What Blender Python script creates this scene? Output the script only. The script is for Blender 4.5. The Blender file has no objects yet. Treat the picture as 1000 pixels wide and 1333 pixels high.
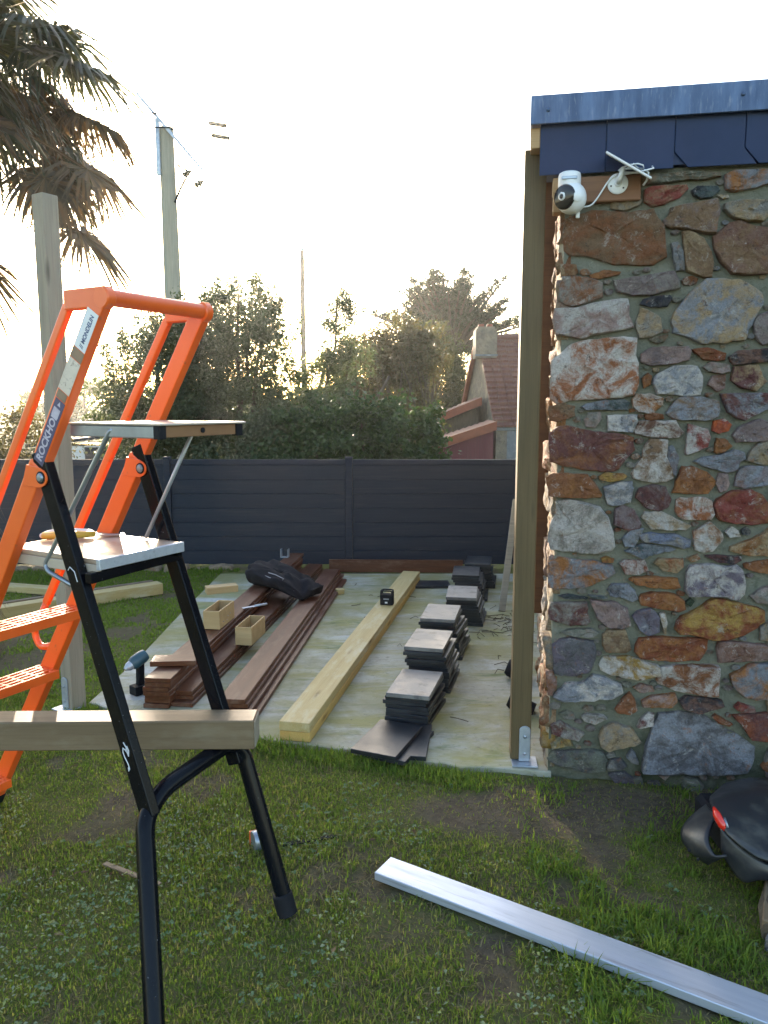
import bpy, bmesh, math, random
import numpy as np
from mathutils import Vector, Matrix, Euler
R = math.radians
scene = bpy.context.scene
col = scene.collection

# ------------------------------------------------------------------ camera, sky, sun, exposure
cam_d = bpy.data.cameras.new('camera')
cam_d.sensor_fit = 'VERTICAL'; cam_d.sensor_height = 36.0; cam_d.lens = 27.0
cam_d.clip_start = 0.05; cam_d.clip_end = 3000
cam = bpy.data.objects.new('camera', cam_d); col.objects.link(cam)
cam.location = (0, 0, 1.7); cam.rotation_euler = (R(82), 0, 0)
scene.camera = cam

SUN_EL, SUN_AZ = R(14.5), R(-15)          # azimuth measured from +Y towards +X
world = bpy.data.worlds.new('World'); scene.world = world; world.use_nodes = True
wn = world.node_tree; bg = wn.nodes['Background']
sky = wn.nodes.new('ShaderNodeTexSky'); sky.sky_type = 'NISHITA'; sky.sun_disc = False
sky.sun_elevation = SUN_EL; sky.sun_rotation = SUN_AZ
sky.air_density = 1.15; sky.dust_density = 1.6; sky.ozone_density = 1.0
wn.links.new(sky.outputs['Color'], bg.inputs['Color']); bg.inputs['Strength'].default_value = 0.15
sun_d = bpy.data.lights.new('sun', 'SUN'); sun_d.energy = 4.0; sun_d.angle = R(0.55); sun_d.color = (1.0, 0.84, 0.66)
sun = bpy.data.objects.new('sun', sun_d); col.objects.link(sun); sun.location = (-6, 16, 9)
sdir = Vector((math.sin(SUN_AZ)*math.cos(SUN_EL), math.cos(SUN_AZ)*math.cos(SUN_EL), math.sin(SUN_EL)))
sun.rotation_euler = (-sdir).to_track_quat('-Z', 'Y').to_euler()
scene.view_settings.view_transform = 'Standard'; scene.view_settings.look = 'None'
scene.view_settings.gamma = 1.0; scene.view_settings.exposure = 2.2
scene.render.engine = 'CYCLES'
cy = scene.cycles
cy.use_denoising = True
cy.max_bounces = 6; cy.diffuse_bounces = 3; cy.glossy_bounces = 3; cy.transmission_bounces = 3
cy.volume_bounces = 0; cy.transparent_max_bounces = 6; cy.sample_clamp_indirect = 6.0

# ------------------------------------------------------------------ helpers
def tag(o, label=None, cat=None, group=None, kind=None):
    if label: o['label'] = label
    if cat:
        o['category'] = cat
        if not kind: o['kind'] = 'thing'
    if group: o['group'] = group
    if kind: o['kind'] = kind
    return o
def empty(name, loc=(0,0,0), rz=0.0, label=None, cat=None, group=None, rot=None):
    o = bpy.data.objects.new(name, None); col.objects.link(o)
    o.empty_display_size = 0.1
    o.location = loc; o.rotation_euler = rot if rot else (0, 0, rz)
    return tag(o, label, cat, group)
def link(name, me, mat=None, parent=None, loc=None, rot=None):
    o = bpy.data.objects.new(name, me); col.objects.link(o)
    if mat and not me.materials: me.materials.append(mat)
    if parent: o.parent = parent
    if loc is not None: o.location = loc
    if rot is not None: o.rotation_euler = rot
    return o
def copy_tree(o, parent=None):
    c = o.copy(); col.objects.link(c)
    if parent: c.parent = parent
    for ch in [x for x in scene.objects if x.parent == o]:
        copy_tree(ch, c)
    return c
def V(*a): return Vector(a)

class MB:
    def __init__(s): s.v = []; s.f = []
    def quadbox(s, P):                       # 8 points: bottom ring 0-3, top ring 4-7
        b = len(s.v); s.v += [tuple(p) for p in P]
        s.f += [tuple(b+i for i in q) for q in ((3,2,1,0),(4,5,6,7),(0,1,5,4),(1,2,6,5),(2,3,7,6),(3,0,4,7))]
        return s
    def box(s, x0, x1, y0, y1, z0, z1):
        return s.quadbox([(x0,y0,z0),(x1,y0,z0),(x1,y1,z0),(x0,y1,z0),(x0,y0,z1),(x1,y0,z1),(x1,y1,z1),(x0,y1,z1)])
    def bar(s, p0, p1, a, wa, wb):           # oriented box from p0 to p1, width wa along a, wb across
        p0, p1 = Vector(p0), Vector(p1); d = (p1-p0).normalized(); a = Vector(a); a = (a - d*a.dot(d)).normalized()
        b = d.cross(a); A = a*wa/2; B = b*wb/2
        return s.quadbox([p0-A-B, p0+A-B, p0+A+B, p0-A+B, p1-A-B, p1+A-B, p1+A+B, p1-A+B])
    def tube(s, pts, rad, n=8, cap=True, sq=1.0):
        pts = [Vector(p) for p in pts]; m = len(pts)
        if not hasattr(rad, '__len__'): rad = [rad]*m
        ref = None; rings = []
        for i, p in enumerate(pts):
            t = (pts[min(i+1, m-1)]-pts[max(i-1, 0)]).normalized()
            if ref is None: ref = V(0,0,1) if abs(t.z) < .9 else V(1,0,0)
            u = (ref - t*ref.dot(t)).normalized(); w = t.cross(u); ref = u
            rings.append([p + (u*math.cos(2*math.pi*k/n) + w*math.sin(2*math.pi*k/n)*sq)*rad[i] for k in range(n)])
        b = len(s.v)
        for r_ in rings: s.v += [tuple(q) for q in r_]
        for i in range(m-1):
            for k in range(n):
                k2 = (k+1) % n
                s.f.append((b+i*n+k, b+i*n+k2, b+(i+1)*n+k2, b+(i+1)*n+k))
        if cap:
            s.f.append(tuple(b+k for k in reversed(range(n)))); s.f.append(tuple(b+(m-1)*n+k for k in range(n)))
        return s
    def lathe(s, prof, n=20, M=None):        # profile [(r,z)] about z, transformed by M
        M = M or Matrix(); b = len(s.v); m = len(prof)
        for r_, z in prof:
            for k in range(n):
                a = 2*math.pi*k/n; s.v.append(tuple(M @ V(r_*math.cos(a), r_*math.sin(a), z)))
        for i in range(m-1):
            for k in range(n):
                k2 = (k+1) % n; s.f.append((b+i*n+k, b+i*n+k2, b+(i+1)*n+k2, b+(i+1)*n+k))
        s.f.append(tuple(b+k for k in reversed(range(n)))); s.f.append(tuple(b+(m-1)*n+k for k in range(n)))
        return s
    def prism(s, poly, y0, y1, M=None):      # polygon in (x,z), extruded along y
        M = M or Matrix(); b = len(s.v); n = len(poly)
        for y in (y0, y1):
            for x, z in poly: s.v.append(tuple(M @ V(x, y, z)))
        for k in range(n):
            k2 = (k+1) % n; s.f.append((b+k, b+k2, b+n+k2, b+n+k))
        s.f.append(tuple(b+k for k in reversed(range(n)))); s.f.append(tuple(b+n+k for k in range(n)))
        return s
    def build(s, name, mat, parent=None, bevel=0.0, seg=1, smooth=False, loc=None, rot=None):
        me = bpy.data.meshes.new(name); me.from_pydata(s.v, [], s.f)
        bm = bmesh.new(); bm.from_mesh(me)
        bmesh.ops.recalc_face_normals(bm, faces=bm.faces)
        if bevel: bmesh.ops.bevel(bm, geom=[e for e in bm.edges if len(e.link_faces) == 2 and e.calc_face_angle(0) > .5], offset=bevel, segments=seg, affect='EDGES', profile=.6)
        bm.to_mesh(me); bm.free()
        if smooth:
            me.polygons.foreach_set('use_smooth', [True]*len(me.polygons))
            if smooth == 'auto': me.set_sharp_from_angle(angle=R(35))
        return link(name, me, mat, parent, loc, rot)

def tri_mesh(name, verts, tris, mat, parent=None, smooth=False):
    verts = np.asarray(verts, np.float32); tris = np.asarray(tris, np.int32)
    me = bpy.data.meshes.new(name)
    me.vertices.add(len(verts)); me.vertices.foreach_set('co', verts.ravel())
    me.loops.add(tris.size); me.loops.foreach_set('vertex_index', tris.ravel())
    me.polygons.add(len(tris)); me.polygons.foreach_set('loop_start', np.arange(0, tris.size, 3, dtype=np.int32))
    me.update(calc_edges=True)
    if smooth: me.polygons.foreach_set('use_smooth', np.ones(len(tris), bool))
    return link(name, me, mat, parent)

def fillet(pts, rad, n=6):
    pts = [Vector(p) for p in pts]; out = [pts[0]]
    for i in range(1, len(pts)-1):
        a, b, c = pts[i-1], pts[i], pts[i+1]
        d1 = (a-b); d2 = (c-b); r_ = min(rad, d1.length*.45, d2.length*.45)
        p, q = b + d1.normalized()*r_, b + d2.normalized()*r_
        for k in range(n+1):
            t = k/n; out.append(p*(1-t)**2 + b*2*t*(1-t) + q*t*t)
    return out + [pts[-1]]

# value noise (numpy) for relief and planting masks
_rng = np.random.default_rng(7); _tab = _rng.random((256, 256))
def vnoise(x, y, octv=1, gain=.5):
    x = np.asarray(x, float); y = np.asarray(y, float); tot = np.zeros(np.broadcast(x, y).shape); amp = 1; s = 0
    for o in range(octv):
        xi = np.floor(x).astype(int); yi = np.floor(y).astype(int); fx = x-xi; fy = y-yi
        fx = fx*fx*(3-2*fx); fy = fy*fy*(3-2*fy)
        g = lambda i, j: _tab[(i+o*17) % 256, (j+o*31) % 256]
        tot = tot + amp*((g(xi,yi)*(1-fx)+g(xi+1,yi)*fx)*(1-fy)+(g(xi,yi+1)*(1-fx)+g(xi+1,yi+1)*fx)*fy)
        s += amp; amp *= gain; x = x*2; y = y*2
    return tot/s

# ------------------------------------------------------------------ materials
class NT:
    def __init__(s, name):
        s.m = bpy.data.materials.new(name); s.m.use_nodes = True; s.t = s.m.node_tree
        s.b = s.t.nodes['Principled BSDF']; s.out = s.t.nodes['Material Output']
    def n(s, typ, **kw):
        nd = s.t.nodes.new('ShaderNode'+typ)
        for k, v in kw.items():
            if k.startswith('_'): setattr(nd, k[1:], v)
            else:
                key = int(k[1:]) if k[0] == 'i' and k[1:].isdigit() else k.replace('_', ' ')
                s.set(nd.inputs[key], v)
        return nd
    def set(s, inp, v):
        if isinstance(v, bpy.types.NodeSocket): s.t.links.new(v, inp)
        elif hasattr(inp.default_value, '__len__') and hasattr(v, '__len__'):
            v = tuple(v); inp.default_value = v + (1,) if len(inp.default_value) == 4 and len(v) == 3 else v
        else: inp.default_value = v
    def coord(s, scale=(1,1,1), which='Object', rnd=True):
        tc = s.n('TexCoord').outputs[which]
        if rnd:
            oi = s.n('ObjectInfo').outputs['Random']
            tc = s.n('VectorMath', _operation='ADD', i0=tc, i1=s.n('VectorMath', _operation='SCALE', i0=(37., 19., 11.), Scale=oi).outputs[0]).outputs[0]
        return s.n('Mapping', Vector=tc, Scale=scale).outputs[0]
    def noise(s, vec, scale, detail=5, rough=.6, dist=0.0):
        return s.n('TexNoise', Vector=vec, Scale=scale, Detail=detail, Roughness=rough, Distortion=dist).outputs['Fac']
    def ramp(s, fac, lo, hi, v0=0.0, v1=1.0):
        return s.n('MapRange', i0=fac, i1=lo, i2=hi, i3=v0, i4=v1).outputs[0]
    def mix(s, f, a, b, mode='MIX'):
        nd = s.t.nodes.new('ShaderNodeMix'); nd.data_type = 'RGBA'; nd.blend_type = mode
        s.set(nd.inputs[0], f); s.set(nd.inputs[6], a); s.set(nd.inputs[7], b); return nd.outputs[2]
    def bump(s, h, strength=.3, dist=.01):
        return s.n('Bump', Strength=strength, Distance=dist, Height=h).outputs[0]

def mk(name, c1, c2=None, scale=(1,1,1), ns=6, lo=.35, hi=.65, rough=.7, rough2=None, bs=40, bump=.25, bd=.004, metal=0.0, spec=.5, c3=None, n3=60, lo3=.55, hi3=.7, detail=6, coat=0.0, dist=0.0, which='Object'):
    t = NT(name); vec = t.coord(scale, which); c2 = c2 or tuple(x*.75 for x in c1)
    f = t.noise(vec, ns, detail, .6, dist); fac = t.ramp(f, lo, hi); c = t.mix(fac, c1, c2)
    if c3: c = t.mix(t.ramp(t.noise(vec, n3, 4), lo3, hi3), c, c3)
    t.set(t.b.inputs['Base Color'], c)
    t.set(t.b.inputs['Roughness'], t.ramp(f, lo, hi, rough, rough2 if rough2 is not None else rough))
    t.b.inputs['Metallic'].default_value = metal; t.b.inputs['Specular IOR Level'].default_value = spec
    if coat: t.b.inputs['Coat Weight'].default_value = coat; t.b.inputs['Coat Roughness'].default_value = .15
    if bump: t.set(t.b.inputs['Normal'], t.bump(t.noise(vec, bs, 5, .65), bump, bd))
    return t.m

def wood(name, c1, c2, dark, rough=.65, ringscale=22, knots=True, spec=.4, pale=None):
    t = NT(name); vec = t.coord((.55, 9, 9)); w = t.noise(vec, 2.2, 3, .5, .6)
    grain = t.noise(t.coord((1.2, 60, 60)), 3.0, 6, .65)
    c = t.mix(t.ramp(w, .36, .66), c1, c2); c = t.mix(t.ramp(grain, .5, .78, 0, .75), c, dark)
    v1 = t.coord((1.1, 6, 6))
    if knots:
        vo = t.n('TexVoronoi', Vector=v1, Scale=1.7).outputs['Distance']
        c = t.mix(t.ramp(vo, .04, .16, .85, 0), c, tuple(x*.6 for x in dark))
    if pale:
        c = t.mix(t.ramp(t.noise(t.coord((1, 3, 3)), 3.5, 6, .7), .5, .68, 0, .8), c, pale)
    t.set(t.b.inputs['Base Color'], c); t.b.inputs['Roughness'].default_value = rough; t.b.inputs['Specular IOR Level'].default_value = spec
    t.set(t.b.inputs['Normal'], t.bump(grain, .25, .002))
    return t.m

def leafmat(name, cols, trans=.35, rough=.5, tcol=None, spec=.35):
    t = NT(name); rnd = t.n('NewGeometry').outputs['Random Per Island']
    cr = t.n('ValToRGB', Fac=rnd); e = cr.color_ramp.elements
    e[0].color = (*cols[0], 1); e[0].position = 0
    e[1].color = (*cols[-1], 1); e[1].position = 1
    for i, c in enumerate(cols[1:-1]): x = e.new((i+1)/(len(cols)-1)); x.color = (*c, 1)
    colr = cr.outputs[0]; t.set(t.b.inputs['Base Color'], colr); t.b.inputs['Roughness'].default_value = rough
    t.b.inputs['Specular IOR Level'].default_value = spec
    tr = t.n('BsdfTranslucent', Color=t.mix(1.0, colr, tcol or (1.5, 1.5, .7), 'MULTIPLY'))
    ms = t.n('MixShader', i0=trans, i1=t.b.outputs[0], i2=tr.outputs[0])
    t.t.links.new(ms.outputs[0], t.out.inputs[0]); return t.m

M_ = {}
M_['stone'] = None
def stone_mat():
    t = NT('rubble_stone'); vec = t.coord((1,1,1))
    a1 = t.n('Attribute', _attribute_type='OBJECT', _attribute_name='c1').outputs['Color']
    a2 = t.n('Attribute', _attribute_type='OBJECT', _attribute_name='c2').outputs['Color']
    big = t.noise(vec, 10, 8, .72, .5); mid = t.noise(vec, 30, 8, .78, .2); fine = t.noise(vec, 130, 5, .8); cr = t.noise(vec, 17, 9, .82, .5)
    c = t.mix(t.ramp(big, .44, .58), a1, a2)
    c = t.mix(t.ramp(mid, .50, .70, 0, .55), c, t.mix(.45, c, (.33, .30, .27)), 'MIX')
    c = t.mix(t.ramp(mid, .48, .30, 0, .8), c, t.mix(1.0, c, (.38, .34, .32), 'MULTIPLY'))
    c = t.mix(t.ramp(fine, .42, .70, .0, .55), c, t.mix(1.0, c, (.40, .37, .36), 'MULTIPLY'))
    c = t.mix(t.ramp(cr, .57, .63, 0, .6), c, (.48, .47, .44))
    c = t.mix(t.ramp(t.noise(vec, 20, 8, .8, .4), .58, .64, 0, .6), c, (.27, .115, .045))
    c = t.mix(t.ramp(t.noise(vec, 26, 8, .8, .4), .59, .65, 0, .8), c, (.028, .026, .030))
    c = t.mix(1.0, c, (1.04,1.0,.98), 'MULTIPLY')
    t.set(t.b.inputs['Base Color'], c); t.b.inputs['Roughness'].default_value = .80; t.b.inputs['Specular IOR Level'].default_value = .3
    h = t.n('Math', _operation='ADD', i0=t.n('Math', _operation='ADD', i0=t.noise(vec, 20, 9, .78, .3), i1=t.n('Math', _operation='MULTIPLY', i0=mid, i1=.7).outputs[0]).outputs[0], i1=t.n('Math', _operation='MULTIPLY', i0=fine, i1=.3).outputs[0]).outputs[0]
    t.set(t.b.inputs['Normal'], t.bump(h, 1.0, .026)); return t.m
M_['stone'] = stone_mat()
def mortar_mat():
    t = NT('lime_mortar'); vec = t.coord((1,1,1), rnd=False)
    c = t.mix(t.ramp(t.noise(vec, 5, 6, .65), .35, .65), (.175,.180,.142), (.235,.232,.185))
    c = t.mix(t.ramp(t.noise(vec, 16, 6, .7), .54, .70, 0, .7), c, (.085,.098,.070))
    c = t.mix(t.ramp(t.noise(vec, 90, 4, .7), .58, .72, 0, .6), c, (.31,.30,.25))
    z = t.n('SeparateXYZ', Vector=vec).outputs[2]; mo = t.noise(vec, 3.5, 6, .7, .5)
    damp = t.n('Math', _operation='MULTIPLY', i0=t.ramp(z, .62, .02), i1=t.ramp(mo, .36, .60)).outputs[0]
    c = t.mix(t.n('Math', _operation='MULTIPLY', i0=damp, i1=.85).outputs[0], c, (.045,.058,.028))
    t.set(t.b.inputs['Base Color'], c); t.b.inputs['Roughness'].default_value = .93; t.b.inputs['Specular IOR Level'].default_value = .2
    h = t.n('Math', _operation='ADD', i0=t.noise(vec, 30, 7, .75), i1=t.n('Math', _operation='MULTIPLY', i0=t.noise(vec, 140, 4, .7), i1=.5).outputs[0]).outputs[0]
    t.set(t.b.inputs['Normal'], t.bump(h, 1.0, .02)); return t.m
M_['mortar'] = mortar_mat()
M_['quoin'] = mk('side_masonry', (.30,.25,.18), (.40,.36,.28), ns=7, rough=.9, bs=45, bump=.7, bd=.012, c3=(.20,.13,.08), n3=12, spec=.2)
M_['zinc'] = mk('zinc_flashing', (.085,.125,.215), (.055,.084,.155), scale=(6,1,1), ns=4, rough=.45, rough2=.58, metal=.6, bs=14, bump=.05, c3=(.14,.17,.24), n3=14)
M_['slate'] = mk('roof_slate', (.010,.022,.066), (.015,.028,.078), ns=5, rough=.5, bs=30, bump=.12, spec=.22)
M_['tile'] = mk('black_roof_tile', (.008,.010,.014), (.017,.020,.026), ns=6, rough=.34, rough2=.5, bs=60, bump=.15, bd=.002, spec=.5, c3=(.05,.05,.052), n3=9, lo3=.6, hi3=.8)
M_['tilegrey'] = mk('sky_sheen_roof_tile', (.09,.09,.095), (.20,.20,.195), ns=7, rough=.40, rough2=.6, bs=60, bump=.2, bd=.002, spec=.5, c3=(.05,.05,.055), n3=12)  # top tiles: pale sky reflection painted into the base colour
M_['post'] = wood('treated_post', (.088,.062,.027), (.115,.083,.038), (.045,.030,.014))
M_['greypost'] = wood('weathered_post', (.215,.190,.148), (.265,.235,.185), (.13,.11,.08))
M_['batten'] = wood('brown_batten', (.085,.036,.015), (.11,.05,.02), (.05,.02,.01), knots=False)
M_['lintel'] = wood('brown_lintel', (.17,.075,.035), (.21,.10,.05), (.08,.035,.018))
M_['block'] = wood('orange_block', (.34,.20,.09), (.40,.25,.12), (.22,.12,.05))
M_['pine'] = wood('pale_pine', (.37,.285,.12), (.42,.335,.16), (.25,.165,.06), pale=(.45,.41,.28))
M_['pineyellow'] = wood('yellow_pine', (.40,.26,.075), (.45,.31,.10), (.28,.15,.035))
M_['beam'] = wood('sawn_beam', (.130,.090,.052), (.160,.112,.066), (.075,.047,.025), pale=(.19,.15,.10))
M_['crate'] = wood('crate_ply', (.36,.25,.12), (.43,.31,.16), (.22,.14,.06), knots=False)
M_['deck'] = wood('red_hardwood', (.066,.021,.009), (.098,.034,.014), (.032,.009,.005), rough=.45, knots=False, spec=.33, pale=(.15,.085,.06))
M_['fence'] = mk('anthracite_board', (.012,.017,.032), (.015,.021,.037), scale=(.4,1,8), ns=8, spec=.25, rough=.55, bs=60, bump=.06, bd=.002, c3=(.023,.027,.040), n3=5)
M_['orange'] = mk('orange_paint', (.78,.125,.016), (.72,.10,.012), ns=5, rough=.34, bs=180, bump=.06, bd=.001, c3=(.52,.10,.03), n3=26, lo3=.64, hi3=.72, coat=.2)
M_['black'] = mk('black_paint', (.003,.0035,.006), (.005,.006,.009), ns=5, rough=.2, spec=.16, bs=160, bump=.06, bd=.001, c3=(.16,.17,.19), n3=95, lo3=.70, hi3=.73)
M_['steel'] = mk('grey_steel', (.30,.34,.40), (.22,.25,.30), ns=8, rough=.35, metal=.7, bs=60, bump=.05)
M_['galv'] = mk('galvanised', (.42,.46,.52), (.30,.34,.41), ns=22, rough=.45, metal=.55, bs=60, bump=.08)
M_['alu'] = mk('aluminium_bar', (.50,.54,.62), (.42,.46,.55), scale=(.6,8,8), ns=4, rough=.38, rough2=.5, metal=.55, bs=30, bump=.03, c3=(.30,.32,.38), n3=7, lo3=.57, hi3=.72)
M_['white'] = mk('white_plastic', (.70,.71,.73), (.66,.67,.70), rough=.32, bump=0)
M_['lens'] = mk('dark_lens', (.012,.011,.013), rough=.08, bump=0)
M_['rubber'] = mk('black_rubber', (.006,.007,.010), (.012,.012,.016), rough=.7, spec=.2, bs=50, bump=.2)
M_['plastic'] = mk('dark_moulded_plastic', (.012,.014,.019), (.026,.028,.033), ns=5, rough=.30, rough2=.5, bs=90, bump=.08, c3=(.07,.07,.062), n3=7, lo3=.56, hi3=.75)
M_['redlens'] = mk('red_lens', (.80,.03,.015), rough=.15, bump=0, coat=.5)
M_['platform'] = mk('worn_platform', (.30,.21,.15), (.42,.34,.28), scale=(1,4,1), ns=6, rough=.30, rough2=.5, bs=60, bump=.1, c3=(.17,.09,.06), n3=14, spec=.5)
M_['tray'] = mk('tray_plate', (.44,.38,.32), (.36,.30,.25), ns=7, rough=.35, bs=60, bump=.06)
M_['traybrown'] = mk('tray_edge_reflected_brown', (.20,.10,.05), (.25,.13,.06), ns=8, rough=.45)  # brown reflection of nearby wood, painted as the channel's colour
M_['cloth'] = mk('dark_cloth', (.006,.0055,.008), (.011,.010,.014), ns=9, rough=.85, bs=130, bump=.4, bd=.004, spec=.2)
M_['concrete'] = None
M_['bark'] = mk('bark', (.075,.058,.04), (.11,.09,.065), scale=(1,1,.3), ns=14, rough=.9, bs=40, bump=.8, bd=.02, spec=.2)
M_['pole'] = mk('pole_wood', (.27,.25,.20), (.33,.31,.25), scale=(8,8,.5), ns=5, rough=.85, bs=50, bump=.3, bd=.006)
M_['soil'] = None

# ------------------------------------------------------------------ ground, lawn, slab
def slab_mat():
    t = NT('mossy_concrete'); v = t.coord((1,1,1), rnd=False)
    st = t.coord((.85, 2.6, 1), rnd=False); st2 = t.coord((1.0, 16, 1), rnd=False)
    base = t.mix(t.ramp(t.noise(v, 3.0, 6, .7), .35, .65), (.40,.39,.33), (.29,.285,.23))
    c = t.mix(t.ramp(t.noise(st, 1.5, 6, .65, .8), .46, .62, 0, .9), base, (.25,.235,.075))
    c = t.mix(t.ramp(t.noise(st, 2.3, 6, .7, .6), .56, .70, 0, .9), c, (.10,.14,.045))
    c = t.mix(t.ramp(t.noise(st, 1.1, 5, .6, .3), .57, .66, 0, .5), c, (.50,.51,.53))
    c = t.mix(t.ramp(t.noise(st2, 2.0, 5, .7, .4), .60, .70, 0, .55), c, (.09,.085,.05))
    c = t.mix(t.ramp(t.noise(v, 26, 5, .75), .58, .70, 0, .7), c, (.07,.065,.045))
    c = t.mix(t.ramp(t.noise(v, 1.1, 5, .7, .5), .44, .62, 0, .8), c, (.20,.19,.07))
    c = t.mix(t.ramp(t.noise(v, 7, 7, .8), .52, .70, 0, .55), c, (.16,.155,.115))
    t.set(t.b.inputs['Base Color'], c); t.b.inputs['Roughness'].default_value = .72; t.b.inputs['Specular IOR Level'].default_value = .35
    h = t.n('Math', _operation='ADD', i0=t.noise(st2, 3, 5, .6), i1=t.noise(v, 60, 5, .7)).outputs[0]
    t.set(t.b.inputs['Normal'], t.bump(h, .35, .008)); return t.m
def lawn_mat(name='lawn_soil', green=.45):
    t = NT(name); v = t.coord((1,1,1), rnd=False)
    at = t.n('Attribute', _attribute_name='soil').outputs['Fac']
    soil = t.mix(t.ramp(t.noise(v, 30, 6, .7), .35, .65), (.15,.118,.08), (.085,.066,.046))
    soil = t.mix(t.ramp(t.noise(v, 90, 4, .7), .6, .72), soil, (.17,.145,.10))
    turf = t.mix(t.ramp(t.noise(v, 40, 6, .7), .35, .65), (.125,.145,.036), (.165,.155,.055))
    t.set(t.b.inputs['Base Color'], t.mix(at, turf, soil)); t.b.inputs['Roughness'].default_value = .95; t.b.inputs['Specular IOR Level'].default_value = .15
    t.set(t.b.inputs['Normal'], t.bump(t.noise(v, 55, 6, .75), .9, .03)); return t.m

def soilmask(x, y):
    n = vnoise(x*2.6+3.1, y*2.6+8.3, 4, .6); m = np.clip((n-.575)/.10, 0, 1)*.8
    def spot(cx, cy_, rx, ry, a):
        d = ((x-cx)/rx)**2+((y-cy_)/ry)**2; return a*np.exp(-d*1.3)
    b = spot(.62,3.05,.42,.24,2.2)+spot(1.0,3.12,.45,.18,2.0)+spot(.12,2.30,.30,.16,.75)+spot(.45,2.55,.35,.15,.55)+spot(.22,3.05,.3,.14,.5)+spot(-1.15,3.2,.2,.10,.45)+spot(-.62,3.15,.18,.08,.35)+spot(.35,1.95,.3,.14,.5)+spot(-.05,2.05,.2,.1,.4)+spot(-2.1,5.3,.3,.2,.6)
    return np.clip(m + b*(.35+.9*vnoise(x*7, y*7, 3)), 0, 1)
def groundz(x, y):
    return -.024 + .022*(vnoise(x*1.7, y*1.7, 3)-.5) + .022*(vnoise(x*9, y*9, 2)-.5)

def grid_mesh(xs, ys):
    X, Y = np.meshgrid(xs, ys); nx, ny = len(xs), len(ys)
    i = np.arange(nx*ny).reshape(ny, nx); a, b, c, d = i[:-1,:-1].ravel(), i[:-1,1:].ravel(), i[1:,1:].ravel(), i[1:,:-1].ravel()
    return X.ravel(), Y.ravel(), np.concatenate([np.stack([a,b,c],1), np.stack([a,c,d],1)])
xs = np.concatenate([np.linspace(-9,-3.2,40,endpoint=False), np.arange(-3.2,2.6,.035), np.linspace(2.6,8,30)])
ys = np.concatenate([np.linspace(-3,1.1,20,endpoint=False), np.arange(1.1,4.6,.035), np.linspace(4.6,9.4,90)])
X, Y, T_ = grid_mesh(xs, ys)
lawn = tri_mesh('lawn', np.stack([X, Y, groundz(X, Y)], 1), T_, lawn_mat(), smooth=True)
lawn['kind'] = 'structure'
at = lawn.data.attributes.new('soil', 'FLOAT', 'POINT'); at.data.foreach_set('value', soilmask(X, Y).astype(np.float32))
xs = np.concatenate([-np.geomspace(900, 9, 24), np.linspace(-8, 8, 17), np.geomspace(9, 900, 24)])
ys = np.concatenate([[-60,-20,-8,-3, 0, 4, 8], np.linspace(9, 18, 14), np.geomspace(20, 1500, 24)])
X, Y, T_ = grid_mesh(xs, ys)
Z = -.12 - 1.35*np.clip((Y-9.2)/6.5, 0, 1)**1.3 - .0*Y
field = tri_mesh('field', np.stack([X, Y, Z], 1), T_, mk('field_grass', (.06,.075,.028), (.09,.09,.04), ns=1.5, rough=.95, bs=8, bump=.4, bd=.05, spec=.15), smooth=True)
field['kind'] = 'structure'

M_['concrete'] = slab_mat()
rs = random.Random(3)
edge = [(-1.66,7.62), (-1.67,6.2), (-1.66,5.0), (-1.70,4.22)]
fr = [(-1.70,4.22), (-1.2,3.98), (-.63,3.745), (-.39,3.665), (0,3.55), (.36,3.43), (.60,3.40), (.78,3.38)]
for i in range(len(fr)-1):
    for k in range(1, 17):
        tt = k/16; xq = fr[i][0]*(1-tt)+fr[i+1][0]*tt; edge.append((xq, fr[i][1]*(1-tt)+fr[i+1][1]*tt + float(vnoise(xq*7+30, 2.5, 3, .6)-.5)*.07*min(1, (.78-xq)*5)))
edge += [(.95,4.2), (1.55,7.62)]
mb = MB(); n0 = len(edge)
mb.v = [(x, y, -.16) for x, y in edge] + [(x, y, -.004) for x, y in edge] + [(x*.996+(-.0), y-.008 if y > 5 else y+.008, 0) for x, y in edge]
for L in range(2):
    for k in range(n0): mb.f.append((L*n0+k, L*n0+(k+1) % n0, (L+1)*n0+(k+1) % n0, (L+1)*n0+k))
mb.f.append(tuple(2*n0+k for k in range(n0)))
tag(mb.build('concrete_slab', M_['concrete']), kind='structure')

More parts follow.
